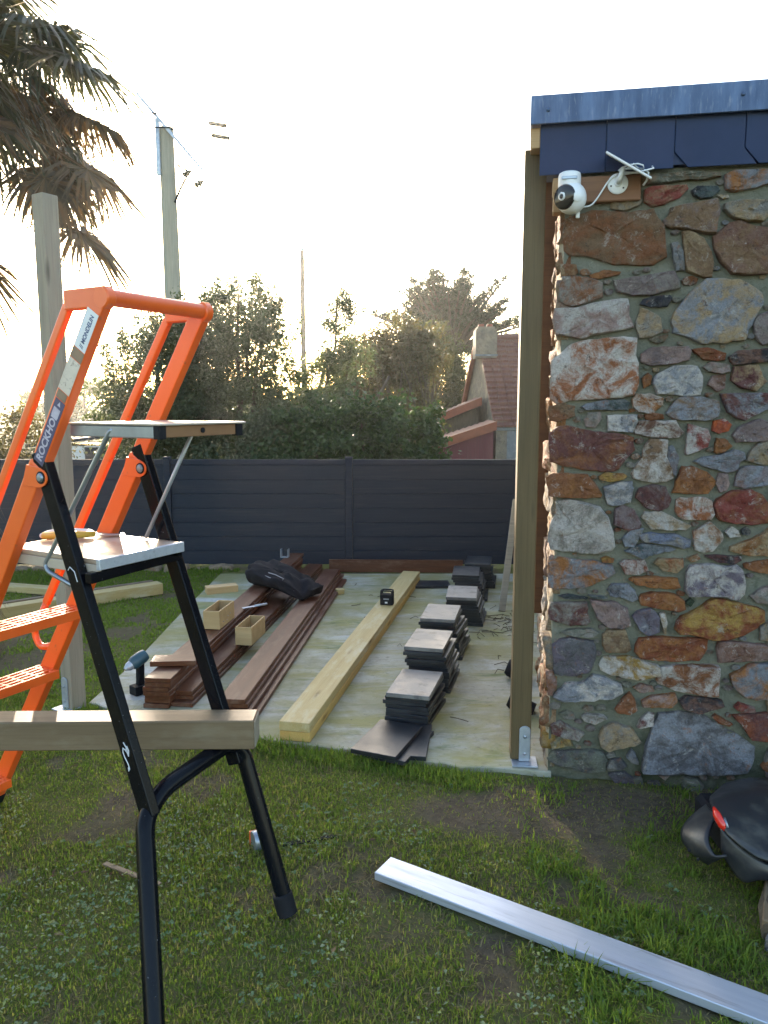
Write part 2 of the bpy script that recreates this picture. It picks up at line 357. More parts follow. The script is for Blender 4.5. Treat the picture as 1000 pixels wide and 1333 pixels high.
# ------------------------------------------------------------------ stone building
WR = R(-10.5); WA = (.767, 3.395, 0)
bld = empty('stone_building', WA, WR, 'rubble stone outbuilding with slate and zinc eaves at the right', 'building')
PAL = dict(br=(.215,.088,.038), bn=(.19,.122,.072), or_=(.31,.135,.045), tn=(.33,.25,.15), gy=(.235,.225,.205), rd=(.24,.055,.045), gg=(.15,.165,.13),
 te=(.075,.105,.108), gb=(.215,.235,.275), oc=(.36,.23,.06), mv=(.185,.145,.15), mb=(.17,.092,.068), dk=(.035,.038,.05), wh=(.50,.48,.46), pk=(.29,.21,.195),
 ru=(.30,.115,.05), rb=(.20,.058,.026), mr=(.125,.05,.048), ro=(.50,.12,.04), bl=(.17,.20,.29), pu=(.145,.125,.165), gd=(.105,.105,.115), dg=(.03,.05,.03))
STONES = """br bn 5 2473 47 2485 112 2500 233 2484 351 2495 369 2458 395 2430 408 2347 414 2307 362 2278 329 2278 209 2286 157 2304 95 2324 29 2327 4 2347 -6 2394
or br 112 2242 168 2257 233 2251 225 2241 150 2227 122 2230
tn br -11 2289 49 2281 57 2256 45 2246 -7 2243
tn gy 189 2546 290 2546 304 2534 291 2516 241 2502 190 2511
rd tn 321 2575 347 2583 406 2581 477 2587 484 2572 453 2542 400 2522 351 2513 322 2532
gg bn 300 2628 345 2633 479 2638 603 2628 609 2615 534 2607 481 2610 387 2599 301 2598
te dk 507 2566 527 2579 597 2578 607 2561 582 2540 542 2536 515 2548
gb or 630 2618 664 2632 811 2628 814 2589 746 2568 678 2556 638 2564
oc wh 608 2541 639 2542 644 2533 627 2531
bn mv 428 2498 481 2509 539 2515 600 2526 612 2472 605 2450 601 2391 563 2397 527 2410 464 2419 404 2435 401 2454 421 2471
gy tn 637 2507 697 2517 819 2514 805 2459 777 2434 724 2440 666 2456 634 2484
mb bn 659 2430 694 2437 725 2422 826 2398 837 2234 746 2228 675 2234 632 2281 607 2328 598 2378
bn tn 476 2401 523 2394 556 2370 576 2333 597 2273 595 2223 564 2223 504 2249 494 2276 485 2346
gb gy 435 2356 458 2360 478 2323 490 2254 458 2255 447 2301
gy br -10 2198 -2 2236 50 2239 93 2230 160 2207 162 2151 88 2129 40 2115 -13 2145
mv gy 211 2218 318 2226 391 2240 445 2246 465 2213 472 2178 367 2157 289 2154 227 2172
dk dk 323 2118 336 2137 368 2145 432 2149 441 2139 425 2107 370 2106
wh pk -27 2105 60 2105 135 2123 201 2135 266 2139 272 2110 271 2072 294 2024 234 2011 116 1994 107 1984 59 1985 -18 1996 -35 2059
tn gy 308 2038 324 2100 347 2090 371 2075 400 2056 411 2003 375 1985 324 1981
wh ru -35 1884 -1 1913 36 1947 84 1965 150 1969 254 1982 310 1976 308 1929 319 1842 324 1778 307 1739 236 1729 78 1720 -10 1705 -35 1726 -34 1860
pk mv 337 1909 377 1936 516 1939 529 1921 523 1883 450 1870 381 1863 336 1880
or br 346 1807 364 1826 378 1816 375 1787 352 1770
bn gg 364 1971 385 1977 435 1988 419 1962 395 1958
gb tn 451 2040 463 2082 497 2128 540 2174 578 2209 618 2209 699 2204 753 2177 795 2149 802 2107 780 2066 765 2025 751 2007 740 1965 691 1964 669 1952 574 1954 555 1963 499 1988 460 1998
mv gy 776 2025 796 2062 826 2074 848 2070 856 1954 812 1946 789 1969
rb br 539 1926 598 1930 667 1910 665 1884 637 1881 587 1888 549 1915
pk gy 589 1854 620 1872 683 1862 689 1835 654 1829 612 1837
mb dk 690 1895 725 1918 831 1926 858 1926 861 1876 781 1871 710 1863 696 1877
mr tn 701 1800 711 1852 800 1858 816 1813 835 1794 797 1757 738 1771
mb pk 611 1781 627 1814 672 1819 671 1771 649 1755
gb wh 389 1787 406 1825 465 1856 557 1855 582 1815 578 1741 540 1737 470 1743 410 1743
br bn -39 1689 10 1699 64 1689 60 1670 65 1650 7 1630 -36 1628
te gb 98 1688 117 1701 179 1711 265 1722 294 1705 281 1674 219 1678 118 1674
pk gy 112 1631 128 1659 171 1664 175 1636 154 1602 120 1607
wh gb 207 1650 324 1652 327 1626 309 1582 214 1584
or wh 308 1719 325 1741 387 1738 429 1723 426 1697 390 1662 333 1669 314 1690
br br 362 1654 390 1660 428 1655 433 1638 392 1635 368 1637
mb wh 323 1587 340 1626 392 1626 481 1629 496 1603 517 1583 498 1560 442 1559 395 1562 328 1572
mr br -35 1570 -1 1599 38 1604 116 1585 155 1576 252 1571 315 1556 322 1503 285 1463 258 1422 239 1411 113 1416 78 1426 29 1430 -31 1449
br or -44 1376 -10 1395 128 1391 159 1357 191 1308 185 1295 97 1296 28 1292 -29 1296
oc br 182 1385 211 1401 278 1399 293 1388 279 1376 231 1368 187 1372
bn wh 316 1403 339 1444 361 1474 368 1522 386 1547 457 1545 452 1475 477 1426 487 1387 461 1372 404 1369 332 1380
gb mv 464 1512 482 1519 505 1471 498 1398 488 1403 466 1465
gb bn 449 1661 481 1709 504 1727 582 1727 650 1711 655 1676 649 1648 601 1633 545 1638 494 1635
gb mr 663 1742 718 1742 789 1742 869 1745 873 1691 812 1663 760 1636 728 1646 695 1667 684 1695
rd wh 540 1612 561 1607 612 1593 625 1560 616 1522 585 1507 539 1488 535 1500
ro rd 639 1590 643 1627 679 1634 706 1614 695 1590 663 1581
or br 653 1503 657 1554 688 1550 716 1524 686 1501 660 1496
mv pk 720 1570 745 1603 797 1627 823 1635 851 1623 878 1623 882 1553 802 1548 739 1542
gb mv 571 1457 609 1476 678 1482 723 1506 763 1497 769 1469 748 1460 740 1426 705 1414 644 1429 607 1439
tn gy 781 1465 795 1502 821 1532 856 1542 883 1542 889 1448 835 1452
gb mv 745 1381 756 1424 795 1439 890 1436 894 1370 823 1359 778 1348 741 1357
or br 490 1322 515 1396 526 1432 565 1433 622 1410 663 1369 632 1322 548 1321
pk mv 667 1366 674 1405 706 1401 711 1367 705 1339 682 1331
gb wh 204 1338 261 1358 317 1364 323 1335 312 1275 240 1261 222 1268
wh gy -1 1266 53 1280 118 1266 187 1250 222 1205 244 1145 254 1084 242 1063 190 1044 116 1044 -15 1055 -27 1095 -18 1163 5 1215
mr mv 341 1295 354 1335 405 1351 457 1342 482 1293 471 1259 434 1243 381 1257
mv mr 254 1177 257 1241 284 1261 333 1238 364 1179 356 1160 322 1156 288 1163
wh tn 369 1210 382 1234 448 1234 502 1207 568 1180 547 1160 461 1163 414 1159
gb gy 291 1111 319 1146 373 1158 361 1128 339 1082 302 1084
bl gy 358 1132 414 1144 458 1135 505 1139 572 1115 569 1085 542 1079 479 1100 379 1104
gb te 305 1060 378 1092 475 1085 512 1072 419 1049 380 1030
gb or -23 994 27 1017 142 1006 246 994 261 959 238 939 141 893 21 874 -20 879
oc br 207 1020 225 1027 254 1020 249 1007 212 1005
rb wh 286 1002 305 1017 348 1014 382 1020 402 976 365 960 311 957
or ru 328 930 342 941 424 944 525 943 540 905 513 896 425 905 358 910
gb dk 237 877 256 904 318 907 348 882 364 847 341 832 306 850 253 853
wh ru 508 1239 511 1288 530 1298 610 1300 647 1286 659 1233 647 1209 591 1208 540 1210
rd br 663 1271 676 1297 733 1332 801 1339 843 1320 873 1281 880 1237 904 1228 905 1206 810 1193 694 1205 675 1224
wh or 586 1155 613 1170 648 1196 668 1177 696 1149 698 1119 664 1073 632 1067 599 1076
wh tn 717 1154 738 1176 762 1160 773 1139 735 1136
gy dk 781 1166 797 1176 811 1162 807 1148 786 1150
tn or 740 1076 743 1094 783 1110 837 1137 880 1173 906 1184 914 1062 818 1059 776 1067
mr dk 638 1050 684 1052 781 1050 782 1032 751 1019 695 1024
tn br 564 1033 604 1051 614 1035 587 1022
tn ru 431 1008 450 1028 543 1031 545 998 523 971 470 979
pu wh 565 910 567 976 580 1002 649 1010 729 1003 761 1014 789 990 803 926 800 890 780 861 732 874 582 870 566 891
or br 801 1017 843 1027 916 1045 920 982 850 989 804 1002
te dk 28 842 67 851 148 839 143 833 58 832
te gy 158 853 212 850 232 841 173 840
mr gy -15 760 -6 808 144 815 155 753 161 737 147 719 61 717 -9 735
pk mv 164 832 213 824 273 821 322 797 340 721 302 709 237 716 197 751
gy gg 45 672 83 689 168 696 203 681 179 662 104 660
gd pu 5 610 39 638 84 649 180 636 190 610 187 556 165 496 90 475 19 481
bn tn 225 671 249 693 317 697 328 661 345 614 322 598 242 598 227 623
pu gb 350 762 369 784 421 802 430 797 460 763 463 702 416 683 382 707
or rb 376 848 384 863 427 875 514 872 557 846 564 811 537 797 430 814 387 818
rb or 367 600 370 632 384 663 436 672 667 679 664 633 635 580 514 572 393 573
wh oc 215 530 234 569 273 571 332 575 392 563 467 541 473 505 396 479 271 487 225 505
gb wh 17 367 37 399 71 433 132 437 186 479 237 472 308 444 318 408 271 377 165 367 58 352
pk or 369 433 398 450 442 443 452 423 399 415
br pk -22 476 7 489 23 431 11 376 -10 380
dg dg 569 836 587 854 600 843 588 825
wh tn 461 779 484 784 490 744 491 698 484 697
rb oc 532 715 540 751 557 773 622 812 681 856 733 854 804 837 856 829 888 815 891 770 862 739 808 705 743 681 686 680 590 698 552 696
gy pk 835 880 878 911 923 933 928 850 864 852
tn gy 881 740 907 760 934 764 940 682 883 689
mb pk 711 641 717 667 749 671 890 666 941 664 944 610 861 594 721 575
br wh 466 472 473 530 540 551 636 552 716 557 721 425 653 422 545 436 476 458
or gb 773 519 804 536 844 570 946 587 956 433 882 417 834 430 790 468
or pk 407 375 449 398 542 416 552 380 530 358 451 349 413 349
mb dk 568 385 595 408 683 404 741 398 750 378 695 354 648 340 589 351
pk rd 800 372 818 393 875 376 880 357 829 354
rb mr 793 334 863 343 961 361 969 237 874 237 838 290
rb br 713 317 725 330 789 296 776 285 737 298
gd gb 421 46 432 153 457 252 483 319 575 331 663 327 708 294 797 253 856 216 890 192 886 116 869 72 741 58 673 57 515 45
gg gy 569 -12 606 24 655 23 685 -6 663 -35 609 -35
pk gy 497 25 545 32 522 10
gd gg 453 -13 493 -9 524 -44 485 -52 450 -40
or br 926 109 947 131 976 134 980 72 940 95
ru br 294 328 322 373 349 407 370 376 382 335 354 312 303 314
gy wh 148 279 167 293 234 290 253 276 205 251 163 259
gy mr 11 228 51 248 82 228 154 201 131 167 74 174 16 186
gg oc 13 139 43 174 89 167 105 137 18 118
tn gy 228 185 247 235 281 255 356 244 403 183 380 166 270 129 239 143
gg gd 0 59 24 100 184 119 245 113 261 82 253 32 193 15 99 24 31 39
gy gd 264 50 283 77 323 87 348 57 325 39 274 31
gy gg 262 105 286 117 296 102 272 90
gy gb 353 102 371 135 386 115 403 73 373 82
mr wh 392 254 410 287 433 316 457 312 454 264 406 250
gd pu 276 10 346 24 393 -13 399 -55 360 -70 318 -36
gg gd 388 -1 417 12 433 -41 399 -49"""
srng = np.random.default_rng(11)
def stone_mesh(P, proud, y0=.03, res=.028, seed=0):
    # P: polygon (s,z); outer face bulges to y=-proud, back edge buried at y0
    P = np.asarray(P, float)
    area = .5*np.sum(P[:,0]*np.roll(P[:,1],-1)-np.roll(P[:,0],-1)*P[:,1])
    if area < 0: P = P[::-1]
    size = math.sqrt(abs(area)); res = min(res, max(.012, size/5))
    pts = []
    for a, b in zip(P, np.roll(P, -1, 0)):
        m = max(1, int(round(np.linalg.norm(b-a)/res)))
        for k in range(m): pts.append(a + (b-a)*k/m + (srng.normal(0, res*.07, 2) if k else 0))
    B = np.array(pts); n = len(B); c = B.mean(0)
    rings = [(1.0, y0, 0), (1.0, -.003, .001), (.985, -proud*.80, .003), (.93, -proud*1.0, .004), (.66, -proud*1.0, .005), (.38, -proud*1.0, .005), (.15, -proud*1.0, .005)]
    vv = []
    tilt = srng.normal(0, .07, 2)
    ox, oz = srng.uniform(0, 90, 2)
    for sc, y, j in rings:
        Q = c + (B-c)*sc
        if 0 < sc < .96: Q = Q + srng.normal(0, res*.06, Q.shape)
        yy = y + (0 if y > 0 else (vnoise(Q[:,0]*22+ox, Q[:,1]*22+oz, 4, .6)-.5)*j*9) + (Q-c)@tilt*(0 if y > 0 else min(1, -y/proud))
        vv.append(np.stack([Q[:,0], yy, Q[:,1]], 1))
    vv = np.concatenate(vv + [np.array([[c[0], -proud*1.08, c[1]]])])
    f = []
    for L in range(len(rings)-1):
        for k in range(n):
            k2 = (k+1) % n; a, b, d, e = L*n+k, L*n+k2, (L+1)*n+k2, (L+1)*n+k
            f += [(a,b,d), (a,d,e)]
    L = len(rings)-1
    for k in range(n): f.append((L*n+k, L*n+(k+1) % n, (L+1)*n))
    return vv, np.array(f)
for ln in STONES.strip().splitlines():
    w = ln.split(); nums = np.array(list(map(float, w[2:]))).reshape(-1, 2)/1000; cm = nums.mean(0); dl = np.linalg.norm(nums-cm, axis=1, keepdims=True)+1e-6; nums = nums+(nums-cm)/dl*.006
    sz = math.sqrt((np.ptp(nums[:,0])*np.ptp(nums[:,1])))
    vv, f = stone_mesh(nums, .012+min(.014, sz*.07)+srng.uniform(-.003,.005))
    o = tri_mesh('stone', vv, f, M_['stone'], bld, smooth=True); o.data.set_sharp_from_angle(angle=R(32))
    g = lambda k: tuple(float(x) for x in np.clip(np.array(PAL['or_' if k == 'or' else k])*srng.uniform(.95,1.25), 0, 1))
    o['c1'] = g(w[0]); o['c2'] = g(w[1])
# small pinning stones pressed into the wide joints
def inside(P, q):
    x, y = q; r_ = False; j = len(P)-1
    for i in range(len(P)):
        if (P[i][1] > y) != (P[j][1] > y) and x < (P[j][0]-P[i][0])*(y-P[i][1])/(P[j][1]-P[i][1])+P[i][0]: r_ = not r_
        j = i
    return r_
polys = [np.array(list(map(float, l.split()[2:]))).reshape(-1,2)/1000 for l in STONES.strip().splitlines()]
allp = np.concatenate([np.concatenate([p*(1-t_)+np.roll(p,-1,0)*t_ for t_ in (0,.25,.5,.75)]) for p in polys]); put = []
for k in range(5000):
    q = np.array([srng.uniform(.02,.83), srng.uniform(.02,2.6)])
    dmin = np.min(np.linalg.norm(allp-q, axis=1))
    if put: dmin = min(dmin, min(np.linalg.norm(q-p_)-r__ for p_, r__ in put))
    if dmin < .016 or any(inside(p, q) for p in polys): continue
    r_ = min(dmin-.005, srng.uniform(.014,.034)); put.append((q, r_)); m_ = int(srng.integers(5,8)); a0 = srng.uniform(0,6)
    P_ = [q+np.array([math.cos(a0+6.283*i/m_)*r_*1.25, math.sin(a0+6.283*i/m_)*r_*.8])*srng.uniform(.75,1.1) for i in range(m_)]
    vv, f = stone_mesh(P_, srng.uniform(.004,.012)); o = tri_mesh('pinning_stone', vv, f, M_['stone'], bld, smooth=True)
    kk = ['tn','or_','gy','gb','br','bn','rb','mv','gg'][int(srng.integers(9))]; o['c1'] = PAL[kk]; o['c2'] = PAL['gy']
    if len(put) > 75: break
# rest of the wall to the right of the picture: same rubble, joined
fill = {}
for col_ in range(14):
    s0 = .0 + col_*.36; s1 = s0+.36; z = -.08+srng.uniform(-.06,.06)
    while z < 2.6:
        big_ = srng.random() < .3; h = srng.uniform(.16,.30) if big_ else srng.uniform(.05,.13)
        cuts = [s0, s1] if big_ or srng.random() < .3 else [s0, s0+srng.uniform(.1,.25), s1]
        for a_, b_ in zip(cuts[:-1], cuts[1:]):
            a2, b2 = a_+srng.uniform(.008,.03), b_-srng.uniform(.008,.03); zz = min(z+h, 2.625)-srng.uniform(0,.02); z_ = z+srng.uniform(0,.02)
            lim = .822+.115*(1-z/2.6)
            if b2 > lim+.05: a2 = max(a2, lim)
            if a2 < lim or b2 > 2.98 or zz-z_ < .02: continue
            w_ = b2-a2; hh = zz-z_; jt = lambda k: srng.uniform(-k,k)
            p = [(a2+w_*.12,z_+hh*.03+jt(.006)), (a2+w_*.5,z_+jt(.008)), (b2-w_*.10,z_+hh*.05), (b2,z_+hh*.4+jt(.02)), (b2-w_*.12,zz-hh*.05+jt(.01)), (a2+w_*.45,zz+jt(.008)), (a2+w_*.10,zz-hh*.1), (a2,z_+hh*.5+jt(.02))]
            v_, f_ = stone_mesh(p, srng.uniform(.012,.026), res=.05); kk = ['br','bn','tn','gy','gb','mv','pk','rb','wh','gg'][int(srng.integers(10))]
            fill.setdefault(kk, []).append((v_, f_))
        z += h+.018
for kk, lst in fill.items():
    off = 0; vs, fs = [], []
    for v_, f_ in lst: vs.append(v_); fs.append(f_+off); off += len(v_)
    o = tri_mesh('rubble_stonework', np.concatenate(vs), np.concatenate(fs), M_['stone'], bld, smooth=True); o['c1'] = PAL[kk]; o['c2'] = PAL['gy' if kk != 'gy' else 'br']; o['kind'] = 'stuff'
# mortar core: front and left side as rough sheets, closed box behind
def sheet(us, zs, fn):
    U, Z_ = np.meshgrid(us, zs); nx, ny = len(us), len(zs); i = np.arange(nx*ny).reshape(ny, nx)
    a, b, c, d = i[:-1,:-1].ravel(), i[:-1,1:].ravel(), i[1:,1:].ravel(), i[1:,:-1].ravel()
    return fn(U.ravel(), Z_.ravel()), np.concatenate([np.stack([a,b,c],1), np.stack([a,c,d],1)])
v1, f1 = sheet(np.linspace(.0, 3.0, 150), np.linspace(-.25, 2.66, 146), lambda u, z: np.stack([u, np.where(u < .002, 0, .007+.016*(vnoise(u*18, z*18, 4, .6)-.55)), z], 1))
tri_mesh('mortar_face', v1, f1, M_['mortar'], bld, smooth=True)
v2, f2 = sheet(np.linspace(0, 4.0, 170), np.linspace(-.25, 2.66, 146), lambda u, z: np.stack([np.where(u < .002, 0, -.012+.05*(vnoise(u*9+50, z*11+9, 4, .62)-.5)), u, z], 1))
tri_mesh('side_masonry', v2, f2[:, ::-1], M_['quoin'], bld, smooth=True)
MB().box(.04, 3.0, .04, 4.0, -.25, 2.66).build('wall_core', M_['mortar'], bld)
# side stones (quoins seen edge-on)
z = 0.02; k = 0
M_['stone_side'] = M_['stone']
while z < 2.5:
    h = srng.uniform(.07,.19); y = srng.uniform(-.005,.01)
    while y < 1.3:
        wd = srng.uniform(.14,.36)
        p = [(y, z), (y+wd, z+.01), (y+wd-.01, z+h-.01), (y+wd*.5, z+h), (y+.005, z+h-.015)]
        v_, f_ = stone_mesh(p, srng.uniform(.012,.034), res=.03)
        # map: s->y, outward->-x
        v_ = np.stack([v_[:,1], v_[:,0], v_[:,2]], 1)
        o = tri_mesh('side_stone', v_, f_[:, ::-1], M_['stone'], bld, smooth=True)
        kk = ['tn','or_','gy','wh','br','pk','oc'][int(srng.integers(7))]; o['c1'] = PAL[kk]; o['c2'] = PAL['tn']
        y += wd+.02
    z += h+.018
# timber at the wall head
MB().box(-.004,.300,-.035,.06,2.532,2.634).build('lintel_end', M_['lintel'], bld, bevel=.004)
MB().box(-.052,-.007,-.022,.05,2.50,2.575).build('wood_block', M_['block'], bld, bevel=.003)
MB().box(-.055,-.007,-.016,.06,2.578,2.64).build('wood_block', M_['block'], bld, bevel=.003)
MB().bar((-.050,.52,.62), (-.050,.52,2.76), (1,0,0), .072, .055).build('batten', M_['batten'], bld, bevel=.003)
MB().box(-.152,-.112,-.03,.9,2.758,2.838).build('rafter_end', M_['block'], bld, bevel=.003)
# slates of the eaves: two plain, then with clipped corners
MB().box(-.10,2.95,-.024,.02,2.665,2.84).build('fascia_board', M_['slate'], bld)
sx = -.112
for i in range(12):
    x0, x1 = sx+.268*i, sx+.268*(i+1)-.003; zb, zt = 2.648+.0012*i, 2.862
    if i < 2: poly = [(x0,zb), (x1,zb), (x1,zt), (x0,zt)]
    else: poly = [(x0+.055,zb), (x1+.050,zb), (x1,zb+.062), (x1,zt), (x0,zt), (x0,zb+.062)]
    MB().prism(poly, -.0335-.002*(i % 2), -.0275-.002*(i % 2)).build('slate', M_['slate'], bld, bevel=.0012)
zf = MB(); zf.box(-.154,2.98,-.062,-.054,2.842,2.955); zf.box(-.154,2.98,-.054,.10,2.949,2.955); zf.box(-.154,-.148,-.054,.10,2.842,2.949)
zf.build('zinc_flashing', M_['zinc'], bld, bevel=.0025)
for s_, z_ in ((-.083,2.895), (.665,2.905), (1.4,2.90)):
    MB().lathe([(.0085,0),(.0085,.002),(.006,.006),(.002,.007)], 12, Matrix.Translation((s_,-.062,z_)) @ Matrix.Rotation(R(90),4,'X')).build('rivet', M_['zinc'], bld, smooth=True)
MB().box(-.148,2.98,.10,4.1,2.90,2.95).build('roof_slab', M_['slate'], bld)

# ------------------------------------------------------------------ wifi camera and its solar panel
def frame_pt(s, out, z):
    m = Matrix.Translation(WA) @ Matrix.Rotation(WR, 4, 'Z'); return m @ V(s, -out, z)
sc = empty('security_camera', frame_pt(.012, .0, 2.55), WR, 'white swivelling security camera with black lens face under the slates', 'security camera')
hd = MB(); pr = [(.030,-.0),(.043,.002),(.046,.012),(.046,.050),(.043,.062),(.034,.067),(.004,.068)]
hd.lathe(pr, 28, Matrix.Translation((-.002,-.085,.022))).build('head', M_['white'], sc, smooth='auto')
MB().tube([(-.002,-.035,.055), (-.002,-.085,.055)], .018, 12).build('wall_arm', M_['white'], sc, smooth='auto')
MB().box(-.036,.026,-.133,-.128,.052,.064).build('vent_slot', M_['steel'], sc, bevel=.002)
body = []
for k in range(13):
    a = -math.pi/2 + math.pi*k/12; body.append((max(.0008,.062*math.cos(a)), .062*math.sin(a)))
bd = MB().lathe(body, 28, Matrix.Translation((.006,-.09,-.012)) @ Matrix.Rotation(R(-24),4,'Y') @ Matrix.Diagonal((1.0,1.0,1.05,1))).build('body', M_['white'], sc, smooth=True)
def facing(p, d): return Matrix.Translation(p) @ Vector(d).to_track_quat('Z','Y').to_matrix().to_4x4()
ld = V(-.62,-.74,-.06).normalized(); pc = V(.006,-.09,-.012)
MB().lathe([(.049,.035),(.049,.047),(.044,.055),(.030,.059),(.003,.060)], 28, facing(pc, ld)).build('lens_cover', M_['lens'], sc, smooth='auto')
MB().lathe([(.015,.055),(.015,.064),(.0115,.066),(.0110,.0625),(.003,.0625)], 20, facing(pc, ld)).build('lens_ring', M_['white'], sc, smooth='auto')
MB().lathe([(.0095,.060),(.0095,.0636),(.004,.0655),(.001,.0656)], 16, facing(pc, ld)).build('lens', M_['lens'], sc, smooth=True)
MB().lathe([(.019,.050),(.019,.0635),(.015,.066),(.002,.0665)], 20, facing(pc, V(.35,-.92,-.15))).build('side_cap', M_['white'], sc, smooth='auto')
MB().box(.028,.044,-.075,-.063,-.088,-.052).build('cable_plug', M_['white'], sc, bevel=.004, seg=2)
sp = empty('solar_panel', frame_pt(.206, .0, 2.598), WR, 'thin white solar panel on a round wall mount with a looped cable', 'solar panel')
MB().lathe([(.041,0),(.041,.006),(.036,.010),(.016,.013),(.012,.020),(.003,.021)], 28, Matrix.Translation((0,-.036,0)) @ Matrix.Rotation(R(90),4,'X')).build('mount_disc', M_['white'], sp, smooth='auto')
for a in (200, 320, 85):
    MB().lathe([(.004,0),(.004,.003),(.001,.0035)], 8, Matrix.Translation((.029*math.cos(R(a)),-.045,.029*math.sin(R(a)))) @ Matrix.Rotation(R(90),4,'X')).build('screw', M_['lens'], sp)
MB().tube([(0,-.05,0), (.004,-.075,.012), (.016,-.085,.05)], [.011,.012,.008], 10).build('arm', M_['white'], sp, smooth=True)
pa, pb = V(-.052,-.09,.108), V(.125,-.09,.000); pdir = V(.34,3.48,.92)
MB().bar(pa, pb, pdir, .135, .009).build('panel', M_['white'], sp, bevel=.002)
n_ = (pb-pa).normalized(); up = V(-n_.z,0,n_.x); up = up if up.z > 0 else -up
MB().bar(pa+n_*.008+up*.0052, pb-n_*.008+up*.0052, pdir, .120, .002).build('cell_face', M_['lens'], sp)
loop = [(.015,-.06,.052)]
for k in range(22):
    a = k*.62; loop.append((.055+.045*math.cos(a)+.002*k*math.sin(k), -.055-.012*math.sin(a*1.7), .050+.018*math.sin(a)))
MB().tube(loop, .0035, 6).build('cable_coil', M_['white'], sp, smooth=True)
MB().tube([(.10,-.055,.045),(.118,-.05,.035),(.112,-.045,.005),(.100,-.04,-.012)], .0045, 6).build('cable_tail', M_['white'], sp, smooth=True)
MB().tube(fillet([(.0,-.05,.035),(-.036,-.048,.015),(-.080,-.045,-.055),(-.105,-.045,-.085),(-.15,-.05,-.088),(-.163,-.068,-.085)], .03), .0035, 8).build('cable', M_['white'], sp, smooth=True)

# ------------------------------------------------------------------ posts of the future carport
def metal_foot(parent, x, y):
    mb = MB(); poly = [(-.026,.0), (.026,.0), (.026,.155)] + [(.026*math.cos(a), .155+.02*math.sin(a)) for a in np.linspace(.2, math.pi-.2, 7)] + [(-.026,.155)]
    mb.prism(poly, y-.004, y+.004, Matrix.Translation((x,0,.012))); mb.box(x-.06,x+.06,y-.05,y+.06,.002,.010)
    o = mb.build('metal_foot', M_['galv'], parent, bevel=.0015)
    for z_ in (.05,.135):
        MB().lathe([(.008,0),(.008,.004),(.003,.006)], 10, Matrix.Translation((x,y-.004,z_)) @ Matrix.Rotation(R(90),4,'X')).build('bolt', M_['steel'], o)
    return o
pr_ = empty('timber_post', (.656,3.52,0), R(-5), 'square timber post standing on the slab edge against the stone wall', 'post', 'carport posts')
MB().quadbox([(-.046,-.046,.018),(.046,-.046,.018),(.046,.046,.018),(-.046,.046,.018),(-.046,-.046,2.775),(.046,-.046,2.775),(.046,.046,2.775),(-.046,.046,2.775)])
def upright(parent, w, h, m, z0=.015):
    o = MB().bar((0,0,0), (h,0,0), (0,1,0), w, w).build('timber', m, parent, bevel=.004)
    o.rotation_euler = (0, R(-90), 0); o.location = (0,0,z0); return o
upright(pr_, .094, 2.765, M_['post']); metal_foot(pr_, .018, -.052)
pl_ = empty('timber_post', (-1.755,4.16,0), R(-33), 'tall weathered timber post behind the orange ladder under the palm', 'post', 'carport posts')
upright(pl_, .092, 2.80, M_['greypost'], -.03); metal_foot(pl_, -.006, -.051)

# ------------------------------------------------------------------ fence
fy = 8.06; top = 1.125
fe = empty('garden_fence', (-.37, fy, 0), 0, 'long anthracite board fence closing the garden at the back', 'fence')
posts = [-7.6,-5.7,-3.81,-1.91,0,1.90,3.80]
for x in posts:
    o = MB().box(x-.036,x+.036,-.036,.036,-.1,top+.012).build('fence_post', M_['fence'], fe, bevel=.004)
    MB().box(x-.041,x+.041,-.041,.041,top+.012,top+.026).build('post_cap', M_['fence'], o, bevel=.004)
bd_me = None
for i in range(len(posts)-1):
    x0, x1 = posts[i]+.038, posts[i+1]-.038
    for r_ in range(7):
        z0 = .005+r_*.152
        b = MB(); b.box(x0,x1,-.011,.011,z0,z0+.145); b.box(x0,x1,-.006,.006,z0+.143,z0+.1535)
        b.build('fence_board', M_['fence'], fe, bevel=.003)
    MB().box(x0,x1,-.016,.016,1.070,top).build('top_rail', M_['fence'], fe, bevel=.004)
# pale stones bedded along the fence foot
vs, fs, base = [], [], 0; x = -5.2
while x < -1.7:
    wd = srng.uniform(.12,.38); h = srng.uniform(.05,.10)
    v_, f_ = stone_mesh([(x,-.06),(x+wd,-.06),(x+wd-.02,h-.06),(x+wd*.5,h-.05),(x+.02,h-.065)], .06, y0=.05, res=.06)
    v_ = v_ + np.array([0, 7.90+srng.uniform(-.03,.03), 0]); vs.append(v_); fs.append(f_+base); base += len(v_); x += wd+.02
o = tri_mesh('fence_footing_stones', np.concatenate(vs), np.concatenate(fs), M_['stone'], None, smooth=True); o['c1'] = (.33,.27,.19); o['c2'] = (.26,.21,.15); o['kind'] = 'stuff'

